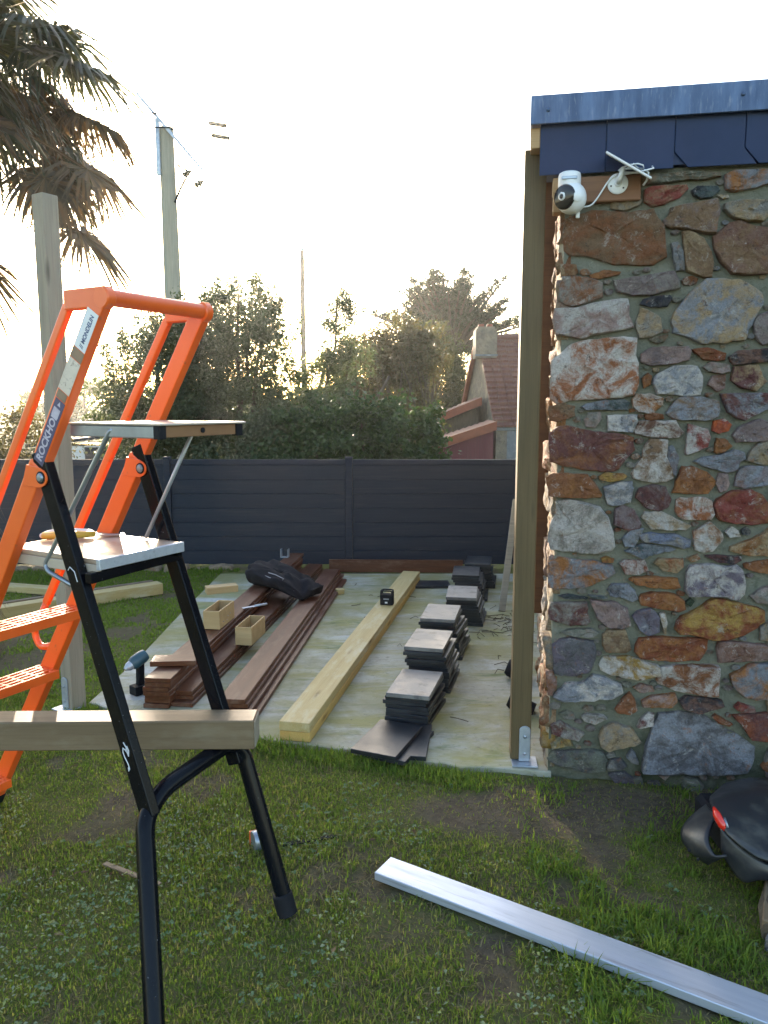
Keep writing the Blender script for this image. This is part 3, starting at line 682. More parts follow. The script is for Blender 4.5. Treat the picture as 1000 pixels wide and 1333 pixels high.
# ------------------------------------------------------------------ orange platform stepladder
la = empty('stepladder', (-.945,2.483,0), -.519, 'orange platform stepladder with black rear legs and guard rail', 'ladder')
HZ = 1.505; kS, kL = .65, .375; ZT = 1.993; yS = .1925
sx_ = lambda z: kS*(z-HZ)
lx_ = lambda z: kL*(HZ-z)+.030
sd = V(kS,0,1).normalized(); sp_ = V(-sd.z,0,sd.x)        # along the stile, and its left normal in the side plane
for s in (-1, 1):
    y = s*yS; name = 'stile'
    o = MB().bar((sx_(.03),y,.03), (sx_(1.52),y,1.52), (0,1,0), .036, .066).build('stile', M_['orange'], la, bevel=.005, seg=2)
    MB().bar((sx_(1.50),y,1.50), (sx_(ZT-.002),y,ZT-.002), (0,1,0), .031, .058).build('upper_stile', M_['orange'], la, bevel=.004, seg=2)
    MB().bar((sx_(.0),y,.0), (sx_(.05),y,.05), (0,1,0), .044, .074).build('foot', M_['rubber'], la, bevel=.004)
    MB().bar((sx_(ZT)-.148,y,ZT-.004), (sx_(ZT)+.020,y,ZT-.004), (0,1,0), .031, .056).build('guard_top', M_['orange'], la, bevel=.004, seg=2)
    hb = (sx_(.93)-.166, y, .93)
    MB().bar(hb, (sx_(ZT)-.146,y,ZT-.018), (0,1,0), .020, .030).build('handrail', M_['orange'], la, bevel=.005, seg=2)
    MB().tube(fillet([hb, (sx_(.80)-.168,y,.80), (sx_(.745)-.10,y,.745), (sx_(.77),y,.77)], .09, 8), .0135, 10).build('handrail_hook', M_['orange'], la, smooth=True)
    # rear leg and hinge
    MB().bar((lx_(1.56),y,1.56), (lx_(.50),y,.50), (0,1,0), .032, .054).build('rear_leg', M_['black'], la, bevel=.004, seg=2)
    br = MB(); d_ = V(kS,0,1).normalized()
    br.prism([(-.055,1.455),(.03,1.452)]+[(.035+.026*math.cos(a),1.482+.026*math.sin(a)) for a in np.linspace(-1.4,1.4,8)]+[(.03,1.512),(-.03,1.52)], y-.024, y-.0185)
    h = br.build('hinge_plate', M_['orange'], la, bevel=.001)
    MB().lathe([(.014,0),(.014,.003),(.010,.008),(.002,.009)], 14, Matrix.Translation((.036,y-.024,1.483)) @ Matrix.Rotation(R(90),4,'X')).build('bolt', M_['steel'], h, smooth='auto')
    MB().lathe([(.019,0),(.019,.003),(.016,.0034)], 14, Matrix.Translation((.036,y-.0235,1.483)) @ Matrix.Rotation(R(90),4,'X')).build('washer', M_['rubber'], h)
    MB().lathe([(.006,0),(.006,.003),(.001,.004)], 8, Matrix.Translation((-.028,y-.0185,1.492)) @ Matrix.Rotation(R(90),4,'X')).build('rivet', M_['orange'], h)
MB().tube([(sx_(ZT)+.006,-yS+.012,ZT-.004), (sx_(ZT)+.006,yS-.012,ZT-.004)], .0235, 14).build('cross_rail', M_['orange'], la, smooth='auto')
for s in (-1, 1):
    MB().lathe([(.031,-.016),(.031,.016)], 14, Matrix.Translation((sx_(ZT)+.004,s*yS,ZT-.006)) @ Matrix.Rotation(R(90),4,'X')).build('corner_cap', M_['orange'], la, bevel=.004, smooth='auto')
# lower tube: foot, bend, crossbar, bend, foot
tub = fillet([(.66,-.44,-.012), (lx_(.50)-.004,-.212,.500), (.385,-.12,.545), (.385,.17,.572), (lx_(.50)+.002,.222,.53), (.590,.215,.015)], .11, 8)
MB().tube(tub, .0275, 16).build('rear_tube', M_['black'], la, smooth='auto')
for p in ((.66,-.44), (.590,.215)):
    MB().lathe([(.030,-.02),(.034,-.018),(.034,.05),(.030,.055)], 16, Matrix.Translation((p[0]-.005,p[1],.015)) @ Matrix.Rotation(R(-18),4,'Y')).build('rubber_foot', M_['rubber'], la, smooth='auto')
# steps of open slotted tread
for k, z in enumerate((.140,.410,.680,.950)):
    x0 = sx_(z)-.045; st = MB()
    for q in range(5):
        xa = x0+q*.027
        h_ = .034 if q in (0, 4) else .012
        st.box(xa, xa+.013, -.174, .174, z-h_, z)
    for q in range(6):
        y0 = -.150+q*.060; st.box(x0+.001, x0+.120, y0-.006, y0+.006, z-.009, z-.001)
    st.box(x0+.002, x0+.119, .160, .1745, z-.032, z-.002); st.box(x0+.002, x0+.119, -.1745, -.160, z-.032, z-.002)
    st.build('step', M_['orange'], la, bevel=.0012)
# platform
pf = MB().box(-.21,.205,-.172,.172,1.228,1.244).build('platform', M_['platform'], la, bevel=.003)
MB().box(.205,.222,-.174,.174,1.212,1.245).build('platform_lip', M_['alu'], pf, bevel=.002)
MB().box(-.222,-.21,-.174,.174,1.206,1.245).build('platform_lip', M_['orange'], pf, bevel=.002)
for s in (-1, 1): MB().box(-.20,.21,s*.165-.008,s*.165+.008,1.196,1.2275).build('platform_bearer', M_['black' if s > 0 else 'tray'], pf, bevel=.002)
MB().bar((.200,-.20,1.192), (.170,.20,1.192), (0,0,1), .032, .030).build('cross_bar', M_['black'], la, bevel=.003)
# tool tray
tr = MB().box(.118,.492,-.176,.182,1.641,1.647).build('tool_tray', M_['tray'], la, bevel=.002)
for s in (-1, 1): MB().box(.12,.462,s*.160-.012,s*.160+.012,1.606,1.6405).build('tray_channel', M_['steel'], tr, bevel=.003)
MB().box(.464,.480,-.146,.146,1.608,1.6405).build('tray_front', M_['traybrown'], tr, bevel=.002)
for s in (-1, 1): MB().box(.4625,.4855,s*.160-.014,s*.160+.014,1.604,1.6408).build('tray_corner', M_['rubber'], tr, bevel=.002)
MB().lathe([(.008,0),(.008,.004),(.002,.005)], 10, Matrix.Translation((.480,.0,1.625)) @ Matrix.Rotation(R(90),4,'Y')).build('tray_knob', M_['rubber'], tr)
MB().tube(fillet([(.300,-.165,1.630), (.283,-.168,1.620), (-.030,-.172,1.205), (-.012,-.176,1.185), (.11,-.176,1.150)], .02, 5), .0075, 8).build('stay_rod', M_['steel'], la, smooth=True)
MB().tube([(.295,.155,1.612), (.069,.150,1.250)], .0065, 8).build('stay_rod', M_['galv'], la, smooth=True)

# printed stickers on the near stile
STK = {}
STK['white'] = mk('white_sticker', (.66,.68,.70), (.60,.62,.66), ns=9, rough=.4, bump=0)
STK['cream'] = mk('worn_cream_sticker', (.62,.54,.46), (.50,.43,.36), ns=14, rough=.5, bump=0, c3=(.30,.24,.20), n3=80, lo3=.58, hi3=.68)
STK['navy'] = mk('navy_sticker', (.035,.040,.105), (.05,.045,.12), ns=9, rough=.4, bump=0)
STK['rust'] = mk('worn_patch', (.26,.16,.10), (.17,.13,.09), ns=16, rough=.6, bump=0)
ysf = -yS-.0155
def stile_pt(z, off, dy): return V(sx_(z),ysf-dy,z)+sp_*off
def sticker(name, z0, z1, w0, w1, m, dy=.0006):
    a, b = stile_pt(z0, w0, dy), stile_pt(z1, w0, dy); c, d = stile_pt(z1, w1, dy), stile_pt(z0, w1, dy); n = V(0,-.0006,0)
    return MB().quadbox([a,b,c,d,a+n,b+n,c+n,d+n]).build(name, m, la)
s1 = sticker('white_label', 1.852, 1.952, -.026, .024, STK['white'])
sticker('worn_patch', 1.824, 1.850, -.026, .024, STK['rust'])
sticker('cream_label', 1.735, 1.822, -.026, .026, STK['cream'])
sticker('worn_patch', 1.712, 1.733, -.020, .022, STK['rust'])
s2 = sticker('navy_label', 1.528, 1.710, -.024, .020, STK['navy'])
def text(body, size, origin, xdir, ydir, m, parent, name='lettering', sx=1.0, bold=.0):
    cu = bpy.data.curves.new('t', 'FONT'); cu.body = body; cu.size = size; cu.extrude = .0002; cu.offset = bold
    tmp = bpy.data.objects.new('t', cu); col.objects.link(tmp)
    me = bpy.data.meshes.new_from_object(tmp.evaluated_get(bpy.context.evaluated_depsgraph_get()))
    bpy.data.objects.remove(tmp); bpy.data.curves.remove(cu)
    me.name = name; me.materials.clear()
    x, y = Vector(xdir).normalized(), Vector(ydir).normalized(); z = x.cross(y)
    o = link(name, me, m, parent)
    o.matrix_local = Matrix(((x.x*sx,y.x,z.x,origin[0]),(x.y*sx,y.y,z.y,origin[1]),(x.z*sx,y.z,z.z,origin[2]),(0,0,0,1)))
    return o
STK['ink'] = mk('blue_print', (.05,.08,.20), rough=.5, bump=0); STK['pale'] = mk('pale_print', (.44,.42,.52), (.36,.32,.40), ns=30, rough=.45, bump=0)
text('// MONDELIN', .021, stile_pt(1.858, -.012, .0016), sd, sp_, STK['ink'], s1, sx=.80, bold=.0006)
text('ROCKHOD', .036, stile_pt(1.536, -.013, .0016), sd, sp_, STK['pale'], s2, sx=.93, bold=.0012)
MB().quadbox([stile_pt(z,o_,.0016+e) for e in (0,.0004) for z, o_ in ((1.664,-.016),(1.688,-.016),(1.688,.014),(1.664,.014))]).build('print_block', STK['pale'], s2)
tri = [stile_pt(1.695,.004,.0016), stile_pt(1.695,-.010,.0016), stile_pt(1.707,-.003,.0016)]
MB().quadbox([tri[0],tri[1],tri[2],tri[2]]+[t_+V(0,-.0004,0) for t_ in (tri[0],tri[1],tri[2],tri[2])]).build('print_arrow', STK['pale'], s2)
# white scribble and scuffs of paint on the near rear leg
ldir = V(-kL,0,1).normalized(); lrt = V(ldir.z,0,-ldir.x)
def leg_pt(z, off, dy=.0175): return V(lx_(z),-yS-dy,z)+lrt*off
for pts_ in ([(.676,-.012),(.690,-.013),(.701,-.008),(.694,.000),(.676,.006),(.700,.007),(.716,.001)], [(.676,.006),(.690,.013),(.704,.011),(.696,.003)], [(.676,-.012),(.655,-.006),(.640,-.006),(.635,-.012),(.646,-.010)]):
    MB().tube([leg_pt(z,o_) for z, o_ in pts_], .0016, 5).build('paint_mark', STK['white'], la)
MB().tube([leg_pt(1.215,-.014), leg_pt(1.222,-.002), leg_pt(1.205,.012), leg_pt(1.175,.012)], .0014, 5).build('paint_mark', STK['white'], la)

# hand tool lying on the platform
lm = Matrix.Translation((-.945,2.483,0)) @ Matrix.Rotation(-.519,4,'Z')
tl = empty('hand_saw', lm @ V(-.155,.02,1.246), R(8), 'small saw with a yellow grip and looped handle lying on the ladder platform', 'hand tool')
M_['yellow'] = mk('yellow_plastic', (.55,.38,.05), rough=.4, bump=0)
MB().tube(fillet([(-.09,0,.012),(-.08,.05,.016),(0,.062,.018),(.05,.05,.016),(.075,.02,.012)], .05, 6), .009, 10).build('handle_loop', STK['white'], tl, smooth=True)
MB().tube([(-.085,-.004,.013),(-.02,-.02,.015),(.08,.012,.012)], [.012,.015,.010], 10).build('grip', M_['yellow'], tl, smooth=True)
MB().bar((.07,.016,.010), (.17,.05,.004), (0,0,1), .0022, .03).build('blade', M_['steel'], tl)

# ------------------------------------------------------------------ sawn beam laid over the trestle tube
be = MB().bar((0,0,0), (1.95,0,0), (0,1,0), .098, .098).build('timber_beam', M_['beam'], None, bevel=.004)
be.location = (-2.37,2.375,.640); be.rotation_euler = (0, 0, R(.9)); MB().bar((1.9485,0,0),(1.953,0,0),(0,1,0),.088,.088).build('end_grain', M_['greypost'], be, bevel=.002)
tag(be, 'square sawn timber beam laid across the ladder tube, end facing the slab', 'beam')

# ------------------------------------------------------------------ boards, boxes and tools on the slab
def board(x0, y0, x1, y1, zc, w, t, m, name, label, cat, group=None, roll=0):
    L = math.hypot(x1-x0, y1-y0); a = math.atan2(y1-y0, x1-x0)
    o = MB().bar((0,0,0), (L,0,0), (0,1,0), w, t).build(name, m, None, bevel=.0025)
    o.location = (x0,y0,zc); o.rotation_euler = (roll,0,a); return tag(o, label, cat, group)
br_ = random.Random(5)
ordn = ['lowest','second lowest','third','fourth','fifth','sixth','topmost']
th = .0262
def stack(n, x0, y0, x1, y1, w, where, shift, yj):
    for k in range(n):
        dx = shift*(n-1-k)+br_.uniform(-.006,.006); dy = br_.uniform(-yj,yj)
        nm = 'topmost' if k == n-1 else ('lowest' if k == 0 else ['','second','third','fourth','fifth','sixth'][k]+' from the bottom')
        board(x0+dx, y0+dy, x1+dx+br_.uniform(-.005,.005), y1+br_.uniform(-.12,.1), .001+th*(k+.5)+.0008*k, w, th-.001, M_['deck'], 'deck_board',
              'reddish hardwood deck board, %s of the %s stack' % (nm, where), 'board', 'hardwood deck boards stacked on the slab')
stack(7, -1.262, 4.12, -.890, 7.66, .150, 'left', -.004, .025)
stack(3, -1.165, 4.17, -.700, 7.62, .150, 'middle', .006, .03)
stack(4, -.835, 4.0, -.505, 7.36, .150, 'right', .022, .02)
board(-1.36,4.34,-1.10,4.36,.19+.018,.125,.030,M_['deck'],'board_offcut','short dark offcut lying across the front of the left board stack','offcut')
board(-1.43,6.02,-1.20,6.12,.19+.03,.10,.055,M_['crate'],'wood_block','short wooden block behind the left small box on the boards','block')
board(-.56,7.70,.80,7.66,.065,.028,.13,M_['deck'],'edge_board','reddish plank standing on edge along the foot of the fence','board')
def crate(x, y, z, rz, label, inside=False):
    c = empty('wooden_box', (x,y,z), rz, label, 'box', 'small open wooden boxes on the boards'); w, l, h, t = .115, .30, .125, .009
    MB().box(-w/2,w/2,0,t,0,h).build('end_panel', M_['crate'], c, bevel=.001)
    MB().box(-w/2,w/2,l-t,l,0,h).build('end_panel', M_['crate'], c, bevel=.001)
    MB().box(-w/2,-w/2+t,t+.0005,l-t-.0005,0,h).build('side_panel', M_['crate'], c, bevel=.001)
    MB().box(w/2-t,w/2,t+.0005,l-t-.0005,0,h).build('side_panel', M_['crate'], c, bevel=.001)
    MB().box(-w/2+t+.0005,w/2-t-.0005,t+.0005,l-t-.0005,0,t).build('bottom_panel', M_['crate'], c)
    return c
c1 = crate(-1.165,5.03,.1925,R(-8),'open wooden box holding screws, on the left board stack')
c2 = crate(-.95,5.02,.0835,R(-9),'empty open wooden box on the middle board stack')
rr = random.Random(4)
mbs = MB()
for k in range(26):
    p = V(rr.uniform(-.04,.04), rr.uniform(.03,.26), .012+rr.uniform(0,.05)); d = V(rr.uniform(-1,1),rr.uniform(-1,1),rr.uniform(-.4,.4)).normalized()*.03
    mbs.tube([p-d, p+d], .003, 5)
so = mbs.build('screws', M_['galv']); so.location = (-1.165,5.03,.1925); so.rotation_euler = (0,0,R(-8)); tag(so, 'loose grey screws lying in the left open wooden box', 'screws', kind='stuff')
kn = empty('metal_tool', (-1.05,5.55,.193), R(35), 'small shiny metal tool lying beside the left open box', 'hand tool')
MB().bar((0,0,.006),(.11,0,.006),(0,0,1),.004,.03).build('blade', M_['alu'], kn, bevel=.001)
MB().tube([(.10,0,.008),(.2,0,.008)], .009, 8).build('handle', M_['galv'], kn, smooth=True)

# folded dark jacket
def jacket():
    nu, nv = 56, 26; vs = []
    for j in range(nv+1):
        for i in range(nu):
            a = 2*math.pi*i/nu; b = -math.pi/2+math.pi*j/nv
            cx, cy_, cz = math.cos(a)*math.cos(b), math.sin(a)*math.cos(b), math.sin(b)
            sgn = lambda q, e: math.copysign(abs(q)**e, q)
            x, y, z = .31*sgn(cx,.6), .19*sgn(cy_,.65), .066*sgn(cz,.6)
            nz = float(vnoise(x*7+20, y*7+z*9+30, 4, .6))-.5; fold = math.sin(x*26+y*15+nz*11)*.55+.35*math.sin(x*9-y*31+nz*6)
            r_ = 1+.42*nz
            z2 = (z+.066)*(1+.45*(-x/.3)*.6)+(.026*fold+.07*nz)*(1 if cz > -.2 else 0)
            vs.append((x*r_, y*r_, max(z2,-.02)-.085*min(1,max(0,(x+.02)/.28))**1.5))
    f = []
    for j in range(nv):
        for i in range(nu):
            i2 = (i+1) % nu; f += [(j*nu+i, j*nu+i2, (j+1)*nu+i2), (j*nu+i, (j+1)*nu+i2, (j+1)*nu+i)]
    return vs, f
jr = empty('folded_jacket', (-.86,6.30,.195), R(-27), 'crumpled dark jacket lying across the board stacks', 'jacket')
vs_, f_ = jacket(); tri_mesh('cloth', vs_, f_, M_['cloth'], jr, smooth=True)
M_['seam'] = mk('pale_piping', (.30,.30,.34), rough=.7, bump=0)
MB().tube([(-.02,-.155,.135),(.05,-.155,.125),(.12,-.14,.095),(.10,-.16,.075),(.0,-.172,.10),(-.1,-.16,.12)], .004, 6).build('piping', M_['seam'], jr, smooth=True)
MB().tube([(.02,-.168,.07),(.12,-.165,.03),(.22,-.145,.005)], .0035, 6).build('piping', M_['seam'], jr, smooth=True)
bk = empty('post_bracket', (-.985,7.50,.192), R(-8), 'galvanised U shaped post bracket standing on the far end of the boards', 'bracket')
q_ = MB(); q_.box(-.04,-.034,-.03,.03,0,.085); q_.box(.034,.04,-.03,.03,0,.085); q_.box(-.034,.034,-.03,.03,0,.006); q_.build('u_plate', M_['galv'], bk, bevel=.002)
ch = MB().box(-.035,.035,-.03,.03,0,.045).build('wood_chip_block', M_['pine'], None, bevel=.003); ch.location = (-.40,6.78,.002); ch.rotation_euler = (0,0,.3); tag(ch, 'small pale wood block lying on the slab right of the boards', 'block')

# cordless driver standing by the boards
dr = empty('cordless_driver', (-1.45,4.36,.002), R(50), 'blue and black cordless driver standing beside the left board stack', 'drill')
M_['teal'] = mk('blue_green_plastic', (.03,.085,.12), rough=.4, bump=0)
MB().lathe([(.014,-.060),(.034,-.055),(.040,-.03),(.040,.025),(.034,.045),(.026,.052)], 18, Matrix.Translation((0,0,.205)) @ Matrix.Rotation(R(-112),4,'Y')).build('motor_body', M_['teal'], dr, smooth='auto')
MB().lathe([(.028,.050),(.026,.070),(.018,.082),(.010,.095)], 14, Matrix.Translation((0,0,.205)) @ Matrix.Rotation(R(-112),4,'Y')).build('chuck', M_['galv'], dr, smooth='auto')
MB().bar((.008,0,.05),(.014,0,.185),(0,1,0),.034,.042).build('handle', M_['rubber'], dr, bevel=.008, seg=2)
MB().box(-.045,.06,-.036,.036,0,.055).build('battery', M_['rubber'], dr, bevel=.006, seg=2)

# two long pale beams
def pbeam(zc, label, dx):
    o = board(-.455+dx,3.705,.265+dx,7.26,zc,.162,.050,M_['pineyellow'] if zc < .04 else M_['pine'],'pine_beam',label,'beam','long pale beams on the slab'); return o
pbeam(.027,'yellow pine beam on the slab, under the other',.002)
pbeam(.0785,'yellow pine beam on the slab, topmost, carrying a black box',0)
ga = empty('laser_level', (.025,6.02,.1045), R(-12), 'small black tool with an open top frame standing on the pine beam', 'tool')
MB().box(-.052,.052,-.035,.035,0,.085).build('case', M_['rubber'], ga, bevel=.006, seg=2)
fr_ = MB(); fr_.tube(fillet([(-.045,-.028,.08),(-.045,-.028,.115),(.045,-.028,.115),(.045,-.028,.08)],.015,4),.006,8); fr_.tube(fillet([(-.045,.028,.08),(-.045,.028,.115),(.045,.028,.115),(.045,.028,.08)],.015,4),.006,8)
fr_.tube([(-.045,-.028,.112),(-.045,.028,.112)],.006,8); fr_.tube([(.045,-.028,.112),(.045,.028,.112)],.006,8); fr_.build('top_frame', M_['rubber'], ga, smooth='auto')
MB().box(-.022,.022,-.0385,-.0355,.045,.056).build('front_label', M_['steel'], ga)
MB().box(-.010,.010,-.0395,-.0355,.016,.028).build('front_window', M_['white'], ga)

# stacks of black roof tiles
tw, tl_, tt = .235, .385, .0235
tm = {}
def tile_mesh(key, m):
    b = MB(); b.box(-tw/2,tw/2,0,tl_,0,tt*.95)
    o = b.build('roof_tile', m, None, bevel=.002); me = o.data; bpy.data.objects.remove(o); return me
TM, TG = tile_mesh('a', M_['tile']), tile_mesh('b', M_['tilegrey'])
trn = random.Random(8)
where = ['frontmost','second','third','fourth','fifth','sixth','farthest']
def tiles(idx, xb, yb, xt, yt, n, rz, grey):
    for k in range(n):
        f = k/max(1,n-1); o = link('roof_tile', TG if (grey and k == n-1) else TM)
        o.location = (xb+(xt-xb)*f+trn.uniform(-.012,.012), yb+(yt-yb)*f+trn.uniform(-.012,.012), .002+k*tt); o.rotation_euler = (trn.uniform(-.004,.004), trn.uniform(-.004,.004), -rz+trn.uniform(-.05,.05))
        pos = 'topmost' if k == n-1 else ('lowest' if k == 0 else ['','second','third','fourth','fifth','sixth','seventh','eighth','ninth','tenth','eleventh'][k]+' from the bottom')
        nm = where[idx]+' stack' if idx in (0,6) else where[idx]+' stack from front'
        tag(o, ('sheen-painted black' if grey and k == n-1 else 'black')+' roof tile, %s of the %s' % (pos, nm), 'roof tile', 'black roof tiles stacked on the slab')
stk = [(0,.00,3.47,-.048,3.466,2,R(22),False),(1,.125,3.90,.114,3.868,8,R(16),True),(2,.275,4.37,.235,4.343,12,R(12),True),(3,.40,4.98,.345,4.955,12,R(14),True),(4,.64,5.76,.582,5.725,10,R(11),True),(5,.77,6.50,.700,6.485,10,R(10),False),(6,.91,6.98,.855,6.965,10,R(8),False)]
for a in stk: tiles(*a)
o = link('roof_tile', TM); o.location = (.62,7.10,.002); o.rotation_euler = (0,0,R(92)); tag(o, 'black roof tile lying flat between the pine beams and the stacks', 'roof tile', 'black roof tiles stacked on the slab')
o = link('roof_tile', TM); o.location = (.085,3.50,.002); o.rotation_euler = (0,0,R(-8)); tag(o, 'black roof tile half hidden under the frontmost one at the slab edge', 'roof tile', 'black roof tiles stacked on the slab')

# things by the right post
pp = MB().bar((.975,6.18,.0), (1.17,6.75,.86), (1,0,0), .055, .03).build('leaning_batten', M_['greypost'], None, bevel=.002); tag(pp, 'pale batten leaning behind the right post towards the fence', 'batten')
pot_r = random.Random(2)
for i, (x, y, r_) in enumerate(((.815,4.62,.056),(.745,4.10,.052))):
    w_ = empty('hose_coupling', (x,y,0), pot_r.uniform(0,3), 'black round pipe end on the slab %s the right post, %s' % ('behind', 'the farther one' if i == 0 else 'the nearer one'), 'pipe end', 'black pipe ends behind the right post')
    MB().lathe([(r_*.7,-.10),(r_*.72,-.05),(r_,-.045),(r_,.03),(r_*.8,.05),(r_*.78,.02),(r_*.2,.015)], 18, Matrix.Translation((0,0,r_)) @ Matrix.Rotation(R(70),4,'Y')).build('collar', M_['rubber'], w_, smooth='auto')
    MB().lathe([(r_*.35,.016),(r_*.35,.04),(r_*.1,.045)], 12, Matrix.Translation((0,0,r_)) @ Matrix.Rotation(R(70),4,'Y')).build('plug', M_['steel'], w_, smooth='auto')
tw_ = MB()
for k in range(70):
    cl = k < 45
    x, y = (rr.gauss(.92,.13), rr.gauss(5.75,.22)) if cl else (rr.uniform(-.3,1.0), rr.uniform(4,7.2))
    if x > 1.05 and y < 6: continue
    a = rr.uniform(0,6.28); L = rr.uniform(.03,.16); z = .006
    tw_.tube([(x,y,z),(x+L*.5*math.cos(a),y+L*.5*math.sin(a),z+rr.uniform(0,.02)),(x+L*math.cos(a+.4),y+L*math.sin(a+.4),z)], .0025, 4, cap=False)
tag(tw_.build('fallen_twigs', M_['bark']), 'dry twigs and leaf litter scattered on the slab', 'twigs', kind='stuff')

# aluminium bar, tape measure, splinter, lawn timbers
ab = MB().bar((0,0,0), (1.75,0,0), (0,1,0), .115, .030).build('aluminium_bar', M_['alu'], None, bevel=.0025); ab.location = (-.005,2.625,.004); ab.rotation_euler = (0,R(.4),math.atan2(-.674,1.09)); tag(ab, 'long silver aluminium bar lying on the grass at lower right', 'metal bar')
tp = empty('tape_measure', (-.492,2.785,-.022), R(-62), 'orange and grey tape measure lying in the grass behind the ladder foot', 'tape measure')
MB().lathe([(.010,-.020),(.036,-.020),(.039,-.016),(.039,.016),(.036,.020),(.010,.020)], 18, Matrix.Translation((0,0,.040)) @ Matrix.Rotation(R(90),4,'X')).build('case', M_['steel'], tp, smooth='auto')
MB().box(-.044,-.026,-.021,.021,.004,.062).build('red_grip', M_['orange'], tp, bevel=.005, seg=2)
tb = MB().bar((-.40,2.80,-.012), (-.19,2.86,-.008), (0,0,1), .004, .022).build('tape_blade', M_['rubber'], None); tb.parent = tp; tb.matrix_parent_inverse = (Matrix.Translation((-.492,2.785,-.022)) @ Matrix.Rotation(R(-62),4,'Z')).inverted()
sl = MB().bar((-1.045,2.66,.0), (-.80,2.53,.002), (0,0,1), .006, .020).build('wood_splinter', M_['beam'], None, bevel=.001); tag(sl, 'thin pale wood splinter lying in the grass behind the near ladder leg', 'splinter')
def lawnbeam(a, b, w, t, label):
    board(a[0],a[1],b[0],b[1],-.02+t/2,w,t,M_['pine'] if w > .1 else M_['beam'],'lawn_timber',label,'timber','pale timbers lying on the lawn')
lawnbeam((-4.3,5.05),(-2.06,6.90),.13,.10,'thick pale timber on the lawn, nearest the ladder')
lawnbeam((-4.1,5.55),(-2.18,7.08),.06,.075,'thin pale timber on the lawn, just behind the thick one')
lawnbeam((-4.6,7.30),(-2.55,6.72),.12,.06,'pale timber lying across the lawn farther back, near the fence')

# dark plastic vehicle body against the wall
vo = V(1.30,2.65,0)
ve = empty('vehicle_body', vo, 0, 'dark plastic vehicle body with a small red lamp at the foot of the wall', 'vehicle')
BON = [[(1.271,2.8,.181),(1.395,2.95,.16),(1.523,3.02,.147),(1.785,3.0,.147),(2.17,3.0,.127)],
 [(1.222,2.7,.214),(1.334,2.75,.222),(1.426,2.76,.226),(1.625,2.72,.215),(1.963,2.7,.174)],
 [(1.203,2.6,.226),(1.265,2.58,.216),(1.331,2.56,.204),(1.515,2.52,.189),(1.816,2.48,.155)],
 [(1.211,2.53,.194),(1.227,2.47,.188),(1.27,2.43,.165),(1.442,2.38,.129),(1.732,2.34,.051)]]
def shell(name, rows, th, m, lev=2, crease=()):
    nr, nc = len(rows), len(rows[0]); vs_ = [tuple(Vector(p)-vo) for r_ in rows for p in r_]
    f_ = [(i*nc+j, i*nc+j+1, (i+1)*nc+j+1, (i+1)*nc+j) for i in range(nr-1) for j in range(nc-1)]
    me = bpy.data.meshes.new(name); me.from_pydata(vs_, [], f_)
    bm = bmesh.new(); bm.from_mesh(me); cl = bm.edges.layers.float.new('crease_edge')
    for e in bm.edges:
        rws = {v.index//nc for v in e.verts}
        if len(rws) == 1 and list(rws)[0] in crease: e[cl] = .95
        if len(e.link_faces) == 1: e[cl] = .8
        if len(rws) == 2 and crease: e[cl] = .8
    bm.to_mesh(me); bm.free()
    me.polygons.foreach_set('use_smooth', [True]*len(me.polygons))
    o = link(name, me, m, ve)
    sb = o.modifiers.new('s','SUBSURF'); sb.levels = sb.render_levels = lev
    md = o.modifiers.new('t','SOLIDIFY'); md.thickness = th; md.offset = -1
    return o
shell('bonnet', BON, .010, M_['plastic'], 2, (1,2))
SK1 = [(1.205,2.56,.206),(1.222,2.52,.182),(1.264,2.475,.157),(1.317,2.45,.132),(1.462,2.42,.083),(1.749,2.37,.008)]
SK2 = [(1.213,2.555,.115),(1.241,2.51,.055),(1.269,2.47,.038),(1.293,2.45,.10),(1.472,2.42,.028),(1.762,2.37,-.055)]
shell('side_skirt', [SK1, [tuple((Vector(a)+Vector(b))/2+V(-.004,-.012,0)) for a, b in zip(SK1,SK2)], SK2], .008, M_['plastic'], 2)
MUD = [[(1.234,2.76,.182),(1.182,2.75,.15),(1.129,2.72,.118),(1.11,2.69,.093),(1.118,2.65,.068),(1.14,2.61,.055),(1.172,2.57,.050)],
 [(1.235,2.66,.206),(1.205,2.63,.188),(1.172,2.59,.165),(1.158,2.56,.145),(1.162,2.53,.124),(1.172,2.51,.112),(1.205,2.50,.128)]]
shell('mudguard', [MUD[0], [tuple((Vector(a)+Vector(b))/2+V(-.012,0,-.002)) for a, b in zip(*MUD)], MUD[1]], .009, M_['plastic'], 2)
for k in ((1.128,2.612,.090),(1.146,2.575,.078)):
    MB().lathe([(.006,-.002),(.006,.002),(.002,.003)], 8, facing(Vector(k)-vo+V(-.016,-.012,0), V(-.6,-.7,.2))).build('rivet', M_['rubber'], ve)
MB().box(-.035,.9,-.10,.30,.02,.135).build('chassis', M_['rubber'], ve, bevel=.02)
MB().tube([tuple(Vector(p)-vo+V(.006,.006,-.008)) for p in ((1.188,2.60,.262),(1.190,2.575,.246),(1.198,2.545,.222),(1.204,2.535,.208))], [.006,.018,.017,.005], 12, sq=.75).build('red_lamp', M_['redlens'], ve, smooth=True)
MB().tube([tuple(Vector(p)-vo) for p in ((1.214,2.565,.234),(1.217,2.54,.212))], [.010,.009], 10, sq=.6).build('clear_lamp', M_['steel'], ve, smooth=True)
lg = empty('firewood_log', (1.325,2.40,-.02), R(62), 'split log with pale wood lying under the dark plastic body', 'log')
MB().tube([(-.17,0,.035),(-.05,.006,.04),(.06,-.004,.04),(.14,0,.035)], [.035,.042,.04,.03], 9).build('bark', M_['bark'], lg, smooth='auto')
MB().bar((-.165,.012,.060),(.12,.010,.060),(0,1,0),.04,.03).build('split_face', M_['beam'], lg, bevel=.004)
